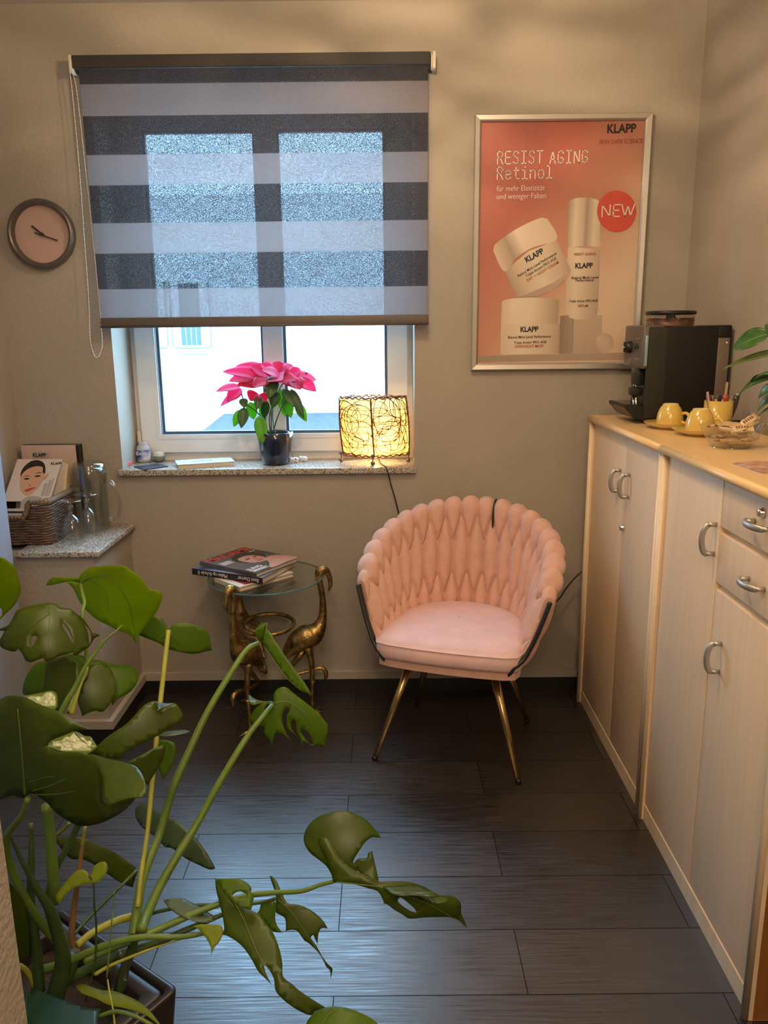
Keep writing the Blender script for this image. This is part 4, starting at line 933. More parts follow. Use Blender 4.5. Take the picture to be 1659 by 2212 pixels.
new('printed_hair', MB().poly([T2_ @ Vector((x, y, .0005)) for x, y in ((-.055, .058), (.05, .056), (.05, .064), (-.055, .066))]), hair, k2)
k3, T3_ = leaflet('grey arched card between the leaflets and the basket front', (-1.35, 2.915, KZ + .10), 30, 0, .09, .06, mat('grey_card', (.42, .38, .36), .5))
new('card_top', MB().poly([T3_ @ Vector((.045 * math.cos(a), .055 + .028 * math.sin(a), .0001)) for a in [PI * i / 12 for i in range(13)]]), mat('grey_card_top', (.42, .38, .36), .5), k3)
bd = thing('binder', 'pale pink binder standing against the wall behind the basket', 'binder', (-1.385, 3.19, KZ))
xa, xb_ = at_y(41, 964, 3.165).x + .006, at_y(163, 966, 3.165).x; zt_ = at_y(100, 963, 3.165).z
new('binder_sleeve', MB().box((xa, 3.165, KZ), (xb_, 3.195, zt_), bev=.002), mat('dusty_pink_card', (.60, .44, .37), .55), bd)
new('binder_back', MB().box((xa - .003, 3.195, KZ), (xb_ + .012, 3.205, zt_ + .002)).box((xb_, 3.166, KZ), (xb_ + .012, 3.2, zt_ + .001)), M['black'], bd)
pl_ = at_y(88, 982, 3.1648); new('sticker', MB().box((pl_.x - .034, 3.1640, pl_.z - .016), (pl_.x + .034, 3.165, pl_.z + .012)), mat('mauve_sticker', (.50, .39, .36), .5), bd)
text('brand_lettering', 'KLAPP', .021, Matrix.Translation((at_y(71, 987, 3.163).x, 3.1636, at_y(71, 987, 3.163).z)) @ Matrix.Rotation(PI / 2, 4, 'X'), M['ink'], bd, .03, sx=.9)
# jug, upside down
jc = Vector((at_y(191, 1060, 3.11).x + .008, 3.11, KZ)); jz = at_y(191, 997, 3.11).z - KZ
jg = thing('glass_jug', 'clear glass jug turned upside down beside the basket', 'jug', jc)
new('jug_body', MB().lathe([(.066, 0), (.0665, .01), (.0655, jz * .5), (.066, jz - .03), (.062, jz - .01), (.052, jz), (.03, jz - .004), (.0001, jz - .008)], jc, n=40, cap=False).lathe([(.062, .002), (.0615, jz * .5), (.062, jz - .035), (.055, jz - .02), (.0001, jz - .016)], jc, n=40, cap=False), M['clear'], jg)
hp = [jc + Vector((.064, -.005, jz * .66)), jc + Vector((.085, -.008, jz * .72)), jc + Vector((.105, -.01, jz * .62)), jc + Vector((.118, -.012, jz * .42)), jc + Vector((.112, -.012, jz * .24)), jc + Vector((.09, -.01, jz * .14)), jc + Vector((.064, -.005, jz * .18))]
new('handle', MB().tube(curve_pts(hp, 6), .0065, n=12), M['clear'], jg)
def goblet(px_, py_, y, ptop, label):
    p = at_y(px_, py_, y); c = Vector((p.x, y, KZ)); h = at_y(px_, ptop, y).z - KZ
    k = thing('glass_goblet', label, 'glass', c, 0, 'goblets upside down on the ledge')
    new('bowl', MB().lathe([(.044, 0), (.0425, .02), (.038, h * .35), (.028, h * .55), (.012, h * .66), (.006, h * .68)], c, n=32, cap=False), M['clear'], k)
    b_ = MB().lathe([(.006, h * .67), (.010, h * .70), (.010, h * .73), (.0065, h * .76), (.011, h * .80), (.0125, h * .83), (.010, h * .87), (.006, h * .90), (.007, h * .95), (.02, h * .975), (.043, h * .985), (.0435, h), (.02, h * .992), (.0001, h * .99)], c, n=32, cap=False); new('stem_and_foot', b_, M['clear'], k)
goblet(155, 1130, 2.90, 1081, 'nearer upside down goblet in front of the basket corner')
goblet(190, 1115, 3.005, 1067, 'farther upside down goblet in front of the glass jug')
b = MB().box((.842, YW - .022, .708), (.876, YW, .752), bev=.003); single('wall_socket', b, M['black'], 'small dark box on the wall at the cabinet side', 'socket')
q = [at_y(x, y, 3.17) for x, y in ((1150, 1345), (1205, 1296), (1222, 1272), (1245, 1245), (1262, 1232))] + [Vector((.86, 3.165, .56)), Vector((.90, 3.165, .60))]
single('power_cable', MB().tube(curve_pts(q, 6), .003, n=8), M['black'], 'black power cable hanging between armchair and cabinet', 'cable')

# ================================================================== coffee corner
cm = thing('coffee_machine', 'black bean-to-cup coffee machine on the far cabinet', 'coffee machine', (1.06, 2.89, ZT))
x0, x1, y0, y1 = .912, 1.205, 2.785, 3.0; zt = 1.556
mb_ = mat('matte_black_case', (.011, .0095, .008), .55, spec=.3, bump=.1, bscale=500)
panel = mat('grey_bronze_panel', (.13, .11, .09), .4, metal=.3)
b = MB().box((x0 + .055, y0, ZT + .012), (x1 - .045, y1, zt), bev=.006); b.box((x0 + .03, y0 + .01, ZT), (x1, y1 - .01, ZT + .02), bev=.004); new('case', b, mb_, cm)
b = MB().box((x0 + .004, y0 - .001, ZT + .02), (x0 + .075, y0 + .02, zt - .001), bev=.008); new('front_pillar', b, mat('ribbed_dark_grey', (.03, .028, .02), .5, spec=.3, bump=.6, bscale=700, stretch=(1, 1, .3)), cm)
b = MB().box((x0 - .014, y0 + .004, zt - .145), (x0 + .06, y1, zt + .004), bev=.007); fp = new('control_panel', b, panel, cm)
new('light_strip', MB().box((x0 - .006, y0 - .0022, zt - .135), (x0 + .004, y0 + .006, zt - .03), bev=.002), mat('pale_blue_strip', (.35, .45, .55), .15, metal=.4), fp)
T = basis((x0 - .014, y0 + .135, zt - .072), (0, -1, 0), (0, 0, 1))
b = MB().lathe([(.021, 0), (.021, .012), (.018, .022), (.0001, .023)], T=T, n=28, cap=False); b.box((-.003, -.018, .02), (.003, .018, .026), T=T); kn = new('dial', b, M['black'], fp)
new('dial_mark', MB().box((-.012, -.0018, .0262), (.012, .0018, .0268), T=T), M['wink'], kn)
for dz, dx in ((.004, .058), (.004, .085)):
    b = MB().lathe([(.0075, 0), (.0075, .003), (.0001, .0035)], T=T @ Matrix.Translation((dx, dz, 0)) @ Matrix.Diagonal((.8, 1.3, 1, 1)), n=16, cap=False); new('button', b, M['black'], fp)
for dx, dy in ((.055, .028), (.08, .03), (.055, -.04), (.08, -.04)): new('indicator', MB().box((dx, dy, 0), (dx + .010, dy + .002, .0006), T=T), M['wink'], fp)
new('button', MB().lathe([(.010, 0), (.010, .003), (.0001, .0035)], T=T @ Matrix.Translation((.005, -.052, 0)) @ Matrix.Diagonal((.6, 1.2, 1, 1)), n=16, cap=False), mat('bronze_button', (.16, .13, .1), .3), fp)
b = MB().box((x0 + .02, y0 + .015, ZT + .05), (x0 + .06, y1 - .005, zt - .14)); new('brew_niche', b, M['black'], cm)
b = MB().box((x0 - .012, y0 + .055, zt - .205), (x0 + .022, y0 + .12, zt - .14), bev=.004)
sp = new('spout_block', b, M['black'], cm)
for dy in (.07, .095):
    new('spout', MB().tube([(x0 - .006, y0 + dy, zt - .20), (x0 - .006, y0 + dy, zt - .215)], .005, n=10), M['chrome'], sp)
b = MB().tube([(x0 - .012, y0 + .05, zt - .235), (x0 - .008, y0 + .045, zt - .30)], .0048, n=10); b.tube([(x0 - .014, y0 + .075, zt - .24), (x0 - .010, y0 + .07, zt - .295)], .0042, n=10); new('steam_wand', b, M['chrome'], cm)
new('wand_tip', MB().tube([(x0 - .008, y0 + .045, zt - .30), (x0 - .008, y0 + .045, zt - .315)], .0045, n=8), M['black'], cm)
new('wand_joint', MB().box((x0 - .03, y0 + .04, zt - .24), (x0 + .01, y0 + .085, zt - .212), bev=.004), M['black'], cm)
b = MB(); pr_ = [(.012, ZT + .012), (-.03, ZT + .022), (-.062, ZT + .058), (-.062, ZT + .068), (.03, ZT + .062), (.03, ZT + .012)]
T = Matrix(((1, 0, 0, x0), (0, 0, 1, 0), (0, 1, 0, 0), (0, 0, 0, 1))); b.prism(pr_, y0 + .014, y1 - .006, T=T); dt_ = new('drip_tray', b, M['black'], cm)
new('drip_grid', MB().box((x0 - .058, y0 + .02, ZT + .0655), (x0 + .02, y1 - .012, ZT + .069)), M['blackgloss'], dt_)
b = MB().box((x1 - .047, y0 - .001, ZT + .06), (x1 - .006, y1, zt - .04), bev=.003); wt = new('water_tank', b, mat('smoked_tank', (.17, .135, .11), .25), cm)
new('tank_lid', MB().box((x1 - .05, y0 - .002, zt - .043), (x1 - .002, y1, zt + .002), bev=.006).box((x1 - .012, y0, ZT + .02), (x1 - .002, y1, zt - .03)).box((x1 - .046, y0 + .001, ZT + .015), (x1 - .008, y1, ZT + .062)), mb_, wt)
new('tank_screw', MB().ball((x1 - .018, y0 - .001, zt - .058), .006, 6), M['chrome'], wt)
hx0, hx1 = at_y(1403, 690, 2.87).x, at_y(1504, 690, 2.87).x; hc = Vector(((hx0 + hx1) / 2, 2.895, zt)); hr = (hx1 - hx0) / 2
b = MB().lathe([(hr, 0), (hr, .042)], hc, n=40, cap=False); new('bean_hopper', b, thin_glass('hopper_plastic', (.86, .80, .74), .05, .4), cm)
new('hopper_lid', MB().lathe([(hr, .040), (hr + .004, .042), (hr + .004, .050), (hr, .053), (.0001, .054)], hc, n=40, cap=False).lathe([(.016, .0), (.016, .042)], hc + Vector((-.01, -.03, 0)), n=16), M['black'], cm)
b = MB(); rnd = random.Random(3)
b.lathe([(hr - .003, .001), (hr - .003, .02), (.0001, .024)], hc, n=30, cap=False)
for k in range(150):
    a, r_ = rnd.uniform(0, 6.28), hr * math.sqrt(rnd.uniform(.1, .93)); b.ball(hc + Vector((r_ * math.cos(a), r_ * math.sin(a), .018 + rnd.uniform(0, .008))), .0045, 4, sc=(1.3, .9, .8))
new('coffee_beans', b, mat('coffee_beans', (.14, .06, .035), .35, noise=.4, nscale=60), cm, kind='stuff')

def cupset(px_, y, n, first=None):
    cx_ = at_y(px_, 905, y).x; return Vector((cx_, y, ZT))
def saucer(c, label):
    t_ = thing('saucer', label, 'saucer', c, 0, 'yellow saucers on the far cabinet')
    new('dish', MB().lathe([(.0001, .004), (.036, .004), (.040, 0), (.043, .0), (.045, .005), (.068, .013), (.083, .021), (.084, .023), (.066, .0165), (.045, .009), (.0001, .008)], c, n=48, cap=False), M['yellow'], t_)
    new('underside', MB().lathe([(.0452, .0046), (.0684, .0124), (.0838, .0206)], c - Vector((0, 0, .0006)), n=48, cap=False), M['yellowpale'], t_); return t_
def cup(c, label, rz):
    t_ = thing('cup', label, 'cup', c, rz, 'yellow cups upside down'); z = .0092
    new('cup_body', MB().lathe([(.043, z), (.0435, z + .003), (.044, z + .02), (.041, z + .042), (.034, z + .060), (.026, z + .070), (.0245, z + .073), (.022, z + .073), (.021, z + .0705), (.0001, z + .070)], c, n=40, cap=False), M['yellow'], t_)
    T = ORG[t_.name]; q = [(.043, 0, z + .044), (.058, 0, z + .046), (.067, 0, z + .036), (.066, 0, z + .022), (.056, 0, z + .013), (.043, 0, z + .016)]
    new('handle', MB().tube([T @ p for p in curve_pts(q, 5)], .0052, n=10), M['yellow'], t_)
    new('foot_ring', MB().tube([c + Vector((.0235 * math.cos(a), .0235 * math.sin(a), z + .073)) for a in [2 * PI * i / 28 for i in range(28)]], .0016, n=6, closed=True), M['yellowpale'], t_); return t_
ca, cb = cupset(1447, 2.665, 0), cupset(1513, 2.485, 1)
sa = saucer(ca, 'yellow saucer right in front of the coffee machine'); sb = saucer(cb, 'yellow saucer partly hidden behind the glass bowl')
cup(ca, 'upside down yellow cup nearest the coffee machine', math.radians(-48)); cup(cb, 'upside down yellow cup next to the glass bowl', math.radians(-40))
mc = Vector((at_y(1551, 890, 2.62).x, 2.62, ZT)); mz = at_y(1551, 866, 2.60).z - ZT; mr_ = .0455
mg = thing('yellow_holder', 'yellow cylinder pot holding stirrers and sachets', 'pot', mc)
new('cylinder', MB().lathe([(.0001, 0), (mr_ - .002, 0), (mr_, .003), (mr_, mz), (mr_ - .003, mz), (mr_ - .0035, .006), (.0001, .005)], mc, n=40, cap=False), M['yellow'], mg)
woodst = mat('wooden_stirrer', (.60, .45, .28), .6)
for (dx, dy, lx, ly, h, lb_) in ((.018, -.01, .0, .0, .06, 'wooden stirrer standing upright in the yellow pot'), (-.034, -.015, -.016, -.008, .03, 'wooden stirrer leaning left out of the yellow pot')):
    a = mc + Vector((dx * .6, dy, .008)); c = mc + Vector((dx + lx, dy + ly, mz + h)); T = basis(a, (c - a).cross(Vector((0, 1, 0))), c - a)
    single('stirrer', MB().box((-.004, 0, -.0008), (.004, (c - a).length, .0008), T=T), woodst, lb_, 'stirrer', 'stirrers in the yellow pot')
rnd = random.Random(11)
sm_ = [mat('sachet_' + n_, c_, .3) for n_, c_ in (('dark', (.05, .03, .04)), ('red', (.45, .06, .04)), ('silver', (.5, .45, .42)), ('plum', (.12, .04, .06)), ('bronze', (.25, .18, .13)))]
for k, (dx, dy, col, lb_) in enumerate(((-.022, -.02, 3, 'plum sachet at the left of the yellow pot'), (-.004, -.022, 0, 'dark sachet in the middle of the yellow pot'), (.006, -.028, 1, 'red sachet at the front of the yellow pot'), (.026, -.018, 0, 'black sachet right of the upright stirrer'), (.033, .0, 2, 'silver sachet at the right rim of the yellow pot'), (-.012, .008, 4, 'bronze sachet at the back of the yellow pot'))):
    T = Matrix.Translation(mc + Vector((dx, dy, .012))) @ Matrix.Rotation(dx * 9, 4, 'Y') @ Matrix.Rotation(rnd.uniform(-.5, .5), 4, 'Z')
    b = MB(); h = mz + rnd.uniform(.0, .016); P = [[T @ Vector((-.009 + .018 * j / 4, .004 * math.sin(j * 1.6 + i), h * i / 8)) for j in range(5)] for i in range(9)]; b.grid(P)
    single('sachet', b, sm_[col], lb_, 'sachet', 'sachets in the yellow pot', solid=.001)
bc = Vector((at_y(1579, 955, 2.225).x, 2.225, ZT))
bw = thing('glass_bowl', 'clear glass bowl of wrapped biscuits at the cabinet seam', 'bowl', bc)
pr1 = [(.0001, .004), (.030, .004), (.050, .002), (.054, .005), (.066, .022), (.078, .042), (.086, .058), (.090, .064)]
b = MB(); P = []
for r_, z in pr1: P.append([bc + Vector(((r_ * (1 + .03 * (z / .064) ** 3 * math.cos(10 * a))) * math.cos(a), (r_ * (1 + .03 * (z / .064) ** 3 * math.cos(10 * a))) * math.sin(a), z + .003 * (z / .064) ** 4 * math.cos(10 * a))) for a in [2 * PI * i / 80 for i in range(80)]])
b.grid(P, closed=True); new('bowl_shell', b, M['clear'], bw)
new('bowl_foot', MB().lathe([(.052, .0), (.052, .004), (.046, .005)], bc, n=48, cap=False), M['clear'], bw)
wr = [mat('biscuit_wrapper_' + n_, c_, .3, noise=.06, nscale=60) for n_, c_ in (('cream', (.80, .60, .36)), ('tan', (.62, .42, .22)), ('caramel', (.46, .27, .12)), ('pale', (.84, .70, .48)))]
brn = mat('brown_wrapper_print', (.22, .07, .03), .4)
rnd = random.Random(21)
spec = [(-.035, -.045, .022, 10, 0, 5, 1), (.005, -.05, .018, -8, 1, 0, 2), (.04, -.035, .024, 25, 0, -4, 1), (-.045, .0, .03, 80, 1, 6, 1), (.0, .0, .022, 5, 2, 0, 0), (.045, .015, .03, 70, 0, -6, 1), (-.01, .045, .03, -10, 0, 8, 0), (-.03, -.022, .052, 8, 0, 10, 3), (.02, -.03, .054, -14, 3, -4, 0), (.045, -.02, .06, 30, 0, -18, 1), (-.055, .005, .055, 50, 0, 14, 0), (.01, .012, .062, -20, 2, 6, 1), (.058, .012, .072, 12, 3, -30, 0), (-.015, .03, .06, 15, 1, 0, 1), (.03, .04, .058, -40, 0, 8, 3)]
names = ['low at the left of the glass bowl, seen through the glass', 'low in the front middle of the glass bowl', 'low at the front right of the glass bowl', 'against the left side of the glass bowl', 'deep in the middle of the glass bowl', 'against the right side of the glass bowl', 'low at the back of the glass bowl', 'with brown print lying across the top left of the bowl', 'pale and crumpled on top at the front of the bowl', 'caught under the tallest one at the right of the bowl', 'poking out over the left rim of the bowl', 'dark caramel one in the middle of the top', 'standing highest over the right rim of the bowl', 'at the top of the pile near the back rim', 'at the back right of the pile']
for (dx, dy, z, rz, tx, ty, ci), nm_ in zip(spec, names):
    T = Matrix.Translation(bc + Vector((dx * .82, dy * .82, z))) @ Matrix.Rotation(math.radians(rz), 4, 'Z') @ Matrix.Rotation(math.radians(ty), 4, 'Y') @ Matrix.Rotation(math.radians(tx * 14 - 10), 4, 'X')
    L_, w_, P = .031, .0125, []
    for i in range(11):
        u = -1 + 2 * i / 10; e = abs(u) > .78; row = []
        for j in range(10):
            a = 2 * PI * j / 10; row.append(T @ Vector((u * L_, w_ * (1.15 if e else 1.0) * math.cos(a) + (.002 * math.sin(i * 2.1 + j) if not e else 0), (.0012 if e else .0062) * math.sin(a) + (.002 * math.sin(j * 1.9) if e else .0012 * math.sin(i * 1.7 + j * 2.0)))))
        P.append(row)
    b = MB().grid(P, closed=True)
    o_ = thing('wrapped_biscuit', 'wrapped biscuit ' + nm_, 'biscuit', T.translation, 0, 'wrapped biscuits in the glass bowl')
    new('wrapper', b, wr[ci], o_)
    if ci in (0, 3):
        b = MB()
        for k in range(5): b.box((-.016 + k * .007, -.004, .0072), (-.0125 + k * .007, .004, .0082), T=T)
        new('wrapper_print', b, brn, o_)
dc = Vector((at_y(1600, 918, 2.57).x, 2.57, ZT)); single('black_dish', MB().lathe([(.0001, .002), (.026, .0), (.036, .008), (.042, .032), (.040, .032), (.034, .010), (.0001, .006)], dc, n=40, cap=False), M['black'], 'small black dish behind the bowl of biscuits, right of the yellow pot', 'dish')
q0 = [at_z(x, y, ZT + .004) for x, y in ((1583, 999), (1632, 995), (1700, 998), (1700, 1028), (1641, 1018))]
fm = [mat('flyer_' + n_, c_, .4, col2=c2, nscale=30, detail=1) for n_, c_, c2 in (('rust', (.48, .20, .10), (.66, .48, .34)), ('plum', (.16, .08, .11), (.6, .5, .42)))]
for i, lb_ in enumerate(('lower folded colour flyer lying on the near cabinet', 'upper folded colour flyer, on top at the front of the near cabinet')):
    single('flyer', MB().add([p + Vector((.006 * i, .004 * i, -.0038 + .0016 * i)) for p in q0] + [p + Vector((.006 * i, .004 * i, -.0024 + .0016 * i)) for p in q0], [(0, 1, 2, 3, 4), (5, 6, 7, 8, 9)] + [(j, (j + 1) % 5, 5 + (j + 1) % 5, 5 + j) for j in range(5)]), fm[1 - i], lb_, 'flyer', 'folded flyers on the near cabinet')

# ================================================================== leafy plant at the right end of the cabinets
gl1 = mat('glossy_green_leaf', (.055, .15, .03), .28, trans=.25, noise=.25, nscale=40); gl2 = mat('olive_green_leaf', (.12, .17, .04), .32, trans=.25, noise=.2, nscale=40); glrib = mat('pale_leaf_rib', (.20, .32, .10), .4)
HPY = 1.96
hp_ = thing('potted_houseplant', 'leafy houseplant reaching in at the right edge over the near cabinet', 'potted plant', (1.09, HPY, ZT))
c = Vector((1.09, HPY, ZT))
new('pot', MB().lathe([(.0001, .001), (.055, 0), (.075, .13), (.080, .135), (.075, .137), (.070, .12)], c, n=40, cap=False), mat('cream_ceramic', (.62, .56, .46), .3), hp_)
new('soil', MB().lathe([(.0001, .122), (.071, .118)], c, n=24, cap=False), M['soil'], hp_)
def hl(bx, by, Yb, tx, ty, Yt, w, nrm, m_, droop=.06, fold=.25):
    B, T = at_y(bx, by, Yb), at_y(tx, ty, Yt)
    rows_ = leafpts(B, T, w, nrm, fold, droop, 14, 4); lf_ = new('leaf', MB().grid(rows_), m_, hp_, solid=.0006)
    new('leaf_rib', MB().tube([r_[4] + Vector(nrm).normalized() * .0008 for r_ in rows_[:-1]], lerp_list([.0018, .0004], len(rows_) - 1), n=6), glrib, lf_)
    s0 = c + Vector((.01, .01, .12)); md = s0.lerp(B, .55) + Vector((.02, 0, .05)); new('stem', MB().tube(curve_pts([s0, md, B], 8), .0028, n=8), glrib, hp_)
hl(1662, 722, 2.16, 1581, 754, 2.25, .030, (-.35, -.75, .55), gl1)
hl(1690, 745, 2.10, 1654, 700, 2.18, .018, (-.3, -.8, .3), gl1)
hl(1692, 762, 2.12, 1556, 800, 2.28, .028, (-.1, -.5, .85), gl2, .03)
hl(1680, 812, 2.14, 1590, 862, 2.26, .020, (-.2, -.6, .8), gl1, .10)
hl(1678, 812, 2.10, 1620, 826, 2.22, .010, (-.2, -.5, .85), gl1, .12)
hl(1678, 832, 2.08, 1638, 860, 2.14, .016, (-.3, -.7, .6), gl1, .08)
hl(1690, 850, 2.10, 1637, 888, 2.16, .016, (-.2, -.6, .7), gl2, .12)
hl(1695, 880, 2.08, 1634, 905, 2.16, .013, (-.2, -.5, .8), gl1, .12)

# ================================================================== monstera in the foreground
PZ = .40
pc = at_z(389, 2134, PZ); e1 = Vector((-.818, .575, 0)); e2 = Vector((-.575, -.818, 0)); PS = .37
mc_ = pc + (e1 + e2) * (PS / 2); mc_.z = 0
ms = thing('monstera_plant', 'large monstera in a square black pot in the left foreground', 'potted plant', mc_)
rzp = math.atan2(e1.y, e1.x); Tp = Matrix.Translation(mc_) @ Matrix.Rotation(rzp, 4, 'Z')
def sq(h_, z, r_=.012):
    o = []
    for sx_, sy_, a0 in ((1, 1, 0), (-1, 1, 90), (-1, -1, 180), (1, -1, 270)):
        for k in range(5): a = math.radians(a0 + 90 * k / 4); o.append(Tp @ Vector((sx_ * (h_ - r_) + r_ * math.cos(a), sy_ * (h_ - r_) + r_ * math.sin(a), z)))
    return o
H_ = PS / 2
b = MB().grid([sq(H_ * .80, 0), sq(H_ * .81, .004), sq(H_ - .002, PZ - .006), sq(H_ - .002, PZ - .002), sq(H_ - .005, PZ), sq(H_ - .014, PZ), sq(H_ - .017, PZ - .004), sq(H_ - .018, PZ - .05)], closed=True)
new('pot', b, mat('black_pot_plastic', (.018, .015, .014), .35), ms)
b = MB().grid([sq(H_ - .020, PZ - .03), sq(H_ - .020, PZ - .007), sq(H_ - .023, PZ - .005), sq(H_ - .045, PZ - .005), sq(H_ - .048, PZ - .009), sq(H_ - .05, PZ - .06)], closed=True); new('inner_planter', b, mat('brown_black_planter', (.03, .024, .02), .4), ms)
b = MB(); b.add(sq(H_ - .052, PZ - .04), [list(range(20))]); new('soil', b, M['soil'], ms)
fk = at_y(252, 2085, 1.17); q = [at_y(243, 2140, 1.17), at_y(246, 2085, 1.175), at_y(252, 2058, 1.175), at_y(263, 2064, 1.17), at_y(271, 2120, 1.165)]
new('water_gauge', MB().tube(curve_pts(q, 5), .004, n=8), M['clear'], ms)

lm = {'young_backlit': mat('backlit_young_leaf', (.33, .44, .006), .42, trans=.68, noise=.08, nscale=14), 'mid': mat('green_monstera_leaf', (.12, .23, .006), .40, trans=.5, noise=.1, nscale=14),  # first green: young leaf tone, with window backlight put into the colour
      'dark': mat('dark_monstera_leaf', (.065, .105, .005), .36, trans=.3, noise=.15, nscale=14), 'pale': mat('greyish_monstera_leaf', (.07, .12, .055), .38, trans=.25, noise=.1, nscale=20), 'lime': mat('lime_new_leaf', (.28, .36, .02), .45, trans=.5, noise=.1, nscale=20), 'gloss': mat('glossy_young_leaf', (.13, .20, .02), .3, trans=.2, bump=.5, bscale=45, spec=.8), 'teal': mat('bluish_green_leaf', (.010, .042, .016), .3, trans=.1)}
rib = mat('leaf_rib_green', (.13, .20, .04), .45, trans=.15)
st = {'green': mat('monstera_stem', (.12, .20, .03), .45, noise=.2, nscale=12), 'yellow': mat('yellow_green_stem', (.34, .36, .05), .45, noise=.15, nscale=12), 'dark': mat('dark_monstera_stem', (.045, .085, .02), .45, noise=.25, nscale=12), 'brown': mat('dry_brown_sheath', (.26, .13, .05), .7, noise=.35, nscale=40, stretch=(1, 1, .2))}
A5 = lambda x, y: (x / 5.53, 1180 + y / 5.53)                         # views of the photograph the outlines were read from
B5 = lambda x, y: (x / 3.95, 1480 + y / 3.95)
C5 = lambda x, y: (x / 5.122, 1780 + y / 5.122)
D5 = lambda x, y: (440 + x / 4.148, 1860 + y / 4.148)
E5 = lambda x, y: (640 + x / 4.366, 1730 + y / 4.366)
F5 = lambda x, y: (520 + x / 6.914, 1320 + y / 6.914)
G6 = lambda x, y: (x / 3.456, 1700 + y / 3.457)
I_ = lambda x, y: (x, y)
def plane_fn(px_, py_, Y0, n_):
    P_ = at_y(px_, py_, Y0); n_ = Vector(n_)
    return lambda x, y: (lambda d: d.y * ((P_ - CAM).dot(n_) / d.dot(n_)))(ray(x, y))
def depth_fn(cx_, cy_, Y0, gx, gy, bul): return lambda x, y: Y0 + gx * (x - cx_) / 100 + gy * (y - cy_) / 100 + bul * (((x - cx_) ** 2 + (y - cy_) ** 2) / 1e4)
def inside(p, rings):
    r = False
    for R in rings:
        for i in range(len(R)):
            (x1_, y1_), (x2_, y2_) = R[i - 1], R[i]
            if (y1_ > p[1]) != (y2_ > p[1]) and p[0] < (x2_ - x1_) * (p[1] - y1_) / (y2_ - y1_) + x1_: r = not r
    return r
def smooth_ring(R, k=3):
    # rounded outline that keeps its sharp tips
    n = len(R); out = []
    for i in range(n):
        p0, p1, p2, p3 = [Vector((*R[(i + j) % n], 0)) for j in (-1, 0, 1, 2)]
        def sharp(a, b_, c_): u, v = b_ - a, c_ - b_; return u.length < 1e-6 or v.length < 1e-6 or u.normalized().dot(v.normalized()) < .2
        m1 = Vector((0, 0, 0)) if sharp(p0, p1, p2) else (p2 - p0) / 2; m2 = Vector((0, 0, 0)) if sharp(p1, p2, p3) else (p3 - p1) / 2
        L_ = (p2 - p1).length
        for m__ in (m1, m2):
            if m__.length > L_: m__ *= L_ / m__.length
        for j in range(k):
            t = j / k; q = (2 * t ** 3 - 3 * t * t + 1) * p1 + (t ** 3 - 2 * t * t + t) * m1 + (-2 * t ** 3 + 3 * t * t) * p2 + (t ** 3 - t * t) * m2; out.append((q.x, q.y))
    return out
def leaf(cv, outline_, m_, Y0, gx=0., gy=0., bul=.01, holes=(), ribs=(), parts=(), rw=.0022, name='leaf'):
    """outline_ in one view of the photo; the blade lies in a tilted, slightly bowed sheet at its own depth"""
    mb = MB(); ref = None
    for out_, hs_, prm in [(outline_, holes, (Y0, gx, gy, bul))] + [(p[0], (), p[1:]) for p in parts]:
        R0 = smooth_ring([cv(*p) for p in out_]); RH = [smooth_ring([cv(*p) for p in h]) for h in hs_]
        xs, ys = [p[0] for p in R0], [p[1] for p in R0]
        f = plane_fn((min(xs) + max(xs)) / 2, (min(ys) + max(ys)) / 2, prm[0], prm[1]) if isinstance(prm[1], tuple) else depth_fn((min(xs) + max(xs)) / 2, (min(ys) + max(ys)) / 2, *prm); ref = ref or f
        pts, edges = [], []
        for R in [R0] + RH:
            k = len(pts); pts += [Vector(p) for p in R]; edges += [(k + i, k + (i + 1) % len(R)) for i in range(len(R))]
        stp = max(9, (max(xs) - min(xs)) / 16)
        y_ = min(ys) + stp / 2
        while y_ < max(ys):
            x_ = min(xs) + stp / 2
            while x_ < max(xs):
                if inside((x_, y_), [R0] + RH) and min((p - Vector((x_, y_))).length for p in pts[:sum(len(r) for r in [R0] + RH)]) > stp * .4: pts.append(Vector((x_, y_)))
                x_ += stp
            y_ += stp
        vs, _, fs, *_r = delaunay_2d_cdt(pts, edges, [], 0, 1e-4)
        tri = [t for t in fs if inside((sum(vs[i].x for i in t) / len(t), sum(vs[i].y for i in t) / len(t)), [R0] + RH)]
        mb.add([at_y(v.x, v.y, f(v.x, v.y)) for v in vs], tri, 0, True)
    lf_ = new(name, mb, m_, ms, solid=.0012, fix=True)
    if ribs:
        b_ = MB()
        for r_, w_ in ribs:
            pq = curve_pts([(*cv(*p), 0) for p in r_], 6); b_.tube([at_y(q.x, q.y, ref(q.x, q.y) - .0012) for q in pq], lerp_list([rw * w_, rw * w_ * .35], len(pq)), n=6)
        new('rib', b_, rib, lf_)
    return lf_
def stem(cv, pts, Y0, Y1, w0, w1, m_, name='petiole', ym=None):
    n_ = len(pts); Ys = lerp_list([Y0, Y1] if ym is None else [Y0, ym, Y1], n_)
    P = curve_pts([at_y(*cv(*p), Ys[i]) for i, p in enumerate(pts)], 6)
    r = [w * .5 * y / F_PX * 1.03 for w, y in zip(lerp_list([w0, w1], len(P)), [p.y for p in P])]
    return new(name, MB().tube(P, r, n=12), m_, ms)

